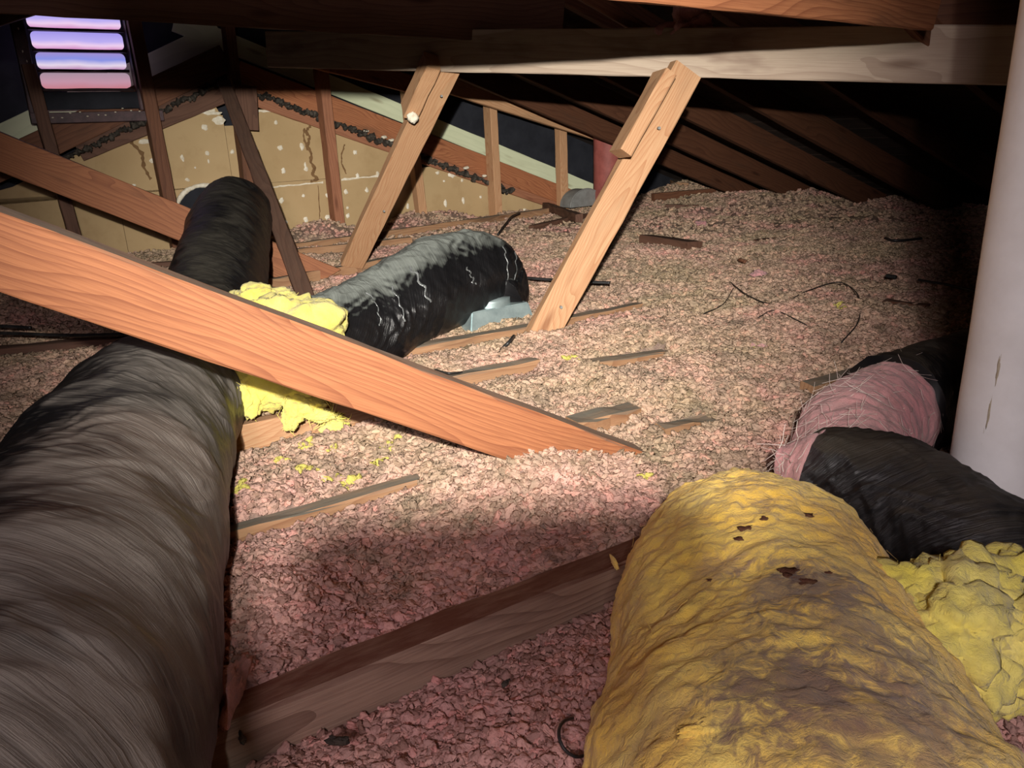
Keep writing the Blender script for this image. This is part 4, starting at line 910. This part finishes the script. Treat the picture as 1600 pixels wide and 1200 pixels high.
# ------------------------------------------------------------------ cables
def cable(pix, z, r, label, mat='cable', n=60):
    pts = [on_floor(u, v, zz) for (u, v), zz in zip(pix, z)]
    o = tube('cable', pts, [r, r], n, 8, M[mat]); tag(o, label, 'cable')
cable([(815, 434), (860, 437), (905, 440), (953, 442)], [0.035] * 4, 0.0055, 'straight black cable passing behind the nearer strut')
cable([(778, 366), (790, 350), (800, 338), (812, 333)], [0.02, 0.05, 0.06, 0.05], 0.006, 'short black cable looping over the joist beyond the middle duct')
cable([(775, 565), (785, 545), (795, 535), (803, 525)], [0.01, 0.03, 0.045, 0.05], 0.0045, 'short black cable end poking up left of the nearer strut foot')
cable([(680, 578), (700, 583), (722, 582)], [0.015, 0.022, 0.012], 0.003, 'thin dark cable scrap beside the joist end behind the big orange brace')
cable([(1140, 440), (1170, 462), (1215, 476), (1260, 455), (1310, 441), (1340, 460), (1342, 500), (1315, 535)], [0.036] * 8, 0.0017, 'thin dark wire curling in a wide loop over the far insulation')
cable([(1100, 490), (1130, 475), (1146, 450)], [0.034] * 3, 0.0014, 'thin dark wire left of the wide loop')
cable([(1185, 496), (1210, 485), (1245, 500), (1260, 508)], [0.036] * 4, 0.0016, 'short thin wire below the wide loop')
cable([(-40, 520), (20, 521), (110, 524), (200, 522)], [0.06] * 4, 0.005, 'black cable running to the big duct at the left edge')
cable([(-40, 508), (10, 510), (48, 512)], [0.06] * 3, 0.005, 'short black cable end at the left edge')
cable([(1383, 372), (1400, 376), (1440, 373)], [0.03] * 3, 0.006, 'black cable at the shadow edge near the right eave')
cable([(1385, 431), (1400, 433)], [0.03] * 2, 0.007, 'short black cable stub at the shadow edge')
cable([(1435, 437), (1490, 447), (1540, 460)], [0.03] * 3, 0.004, 'black cable in the dark left of the white pipe')
cable([(895, 1122), (880, 1128), (873, 1145), (880, 1168), (898, 1182), (915, 1180)], [0.012, 0.03, 0.035, 0.03, 0.02, 0.01], 0.0016, 'thin black wire hook beside the foot of the yellow duct')
# the phone that takes the picture, just behind the lens; it shades the nearest insulation from the headlamp
ph = empty('mobile_phone', (0, -0.012, 0.5), 'black phone held sideways where the picture is taken from', 'phone')
def rslab(name, w_, h_, t_, r_, ctr, mat, seg=6):
    pts_ = []
    for cx_, cy_, st in ((w_ / 2 - r_, h_ / 2 - r_, 0), (-w_ / 2 + r_, h_ / 2 - r_, 90), (-w_ / 2 + r_, -h_ / 2 + r_, 180), (w_ / 2 - r_, -h_ / 2 + r_, 270)):
        for q in range(seg + 1):
            a = math.radians(st + 90 * q / seg); pts_.append((cx_ + r_ * math.cos(a), cy_ + r_ * math.sin(a)))
    k_2 = len(pts_); vs_ = [(x_, y_, 0) for x_, y_ in pts_] + [(x_, y_, -t_) for x_, y_ in pts_]
    mw_, _ = frame(ctr, Vector(ctr) + Vector((1, 0.0, 0.03)), (0, -0.949, 0.316)); return link(name, mesh_from(vs_, [tuple(range(k_2)), tuple(range(k_2, 2 * k_2))[::-1]] + [(q, q + k_2, (q + 1) % k_2 + k_2, (q + 1) % k_2) for q in range(k_2)]), mat, ph, mw_)
rslab('case', 0.112, 0.070, 0.008, 0.010, (-0.002, -0.016, 0.572), M['cable'])
rslab('screen', 0.106, 0.064, 0.001, 0.008, (-0.002, -0.017, 0.5723), M['felt'])
# dark scraps on the insulation
for i_, (u, v, s_, lb) in enumerate(((378, 1153, 0.006, 'black scrap on the insulation below the near end of the foreground joist'), (530, 1157, 0.008, 'black curled scrap in the pink insulation at the bottom centre'), (790, 1068, 0.005, 'tiny black scrap beneath the foreground joist'), (1160, 407, 0.016, 'brown scrap in the middle of the far insulation'))):
    o = blob('scrap', on_floor(u, v, 0.008 if v > 500 else 0.02), (s_ * 0.5, s_ * 1.3, s_ * 0.5), M['debris'] if v > 500 else M['brown_wood'], None, 3, 0.5, 2.2, 130 + i_, rot=0.5 + i_); tag(o, lb, 'scrap')
for i_, (u, v, s_, lb) in enumerate(((1095, 350, 0.03, 'lilac-pink wool tuft on the far insulation'), (1185, 543, 0.022, 'bright pink wool tuft right of the middle of the insulation'), (1185, 430, 0.03, 'pink wool patch near the wire loop'), (345, 1010, 0.018, 'pale pink wool squeezed beside the big black duct'), (352, 1070, 0.018, 'pale pink wool at the near end of the foreground joist'))):
    o = blob('wool_tuft', on_floor(u, v, 0.012), (s_ * 0.9, s_ * 1.1, s_ * 0.6), M['pink_wool'], None, 4, 0.5, 2.5, 150 + i_); tag(o, lb, 'insulation')
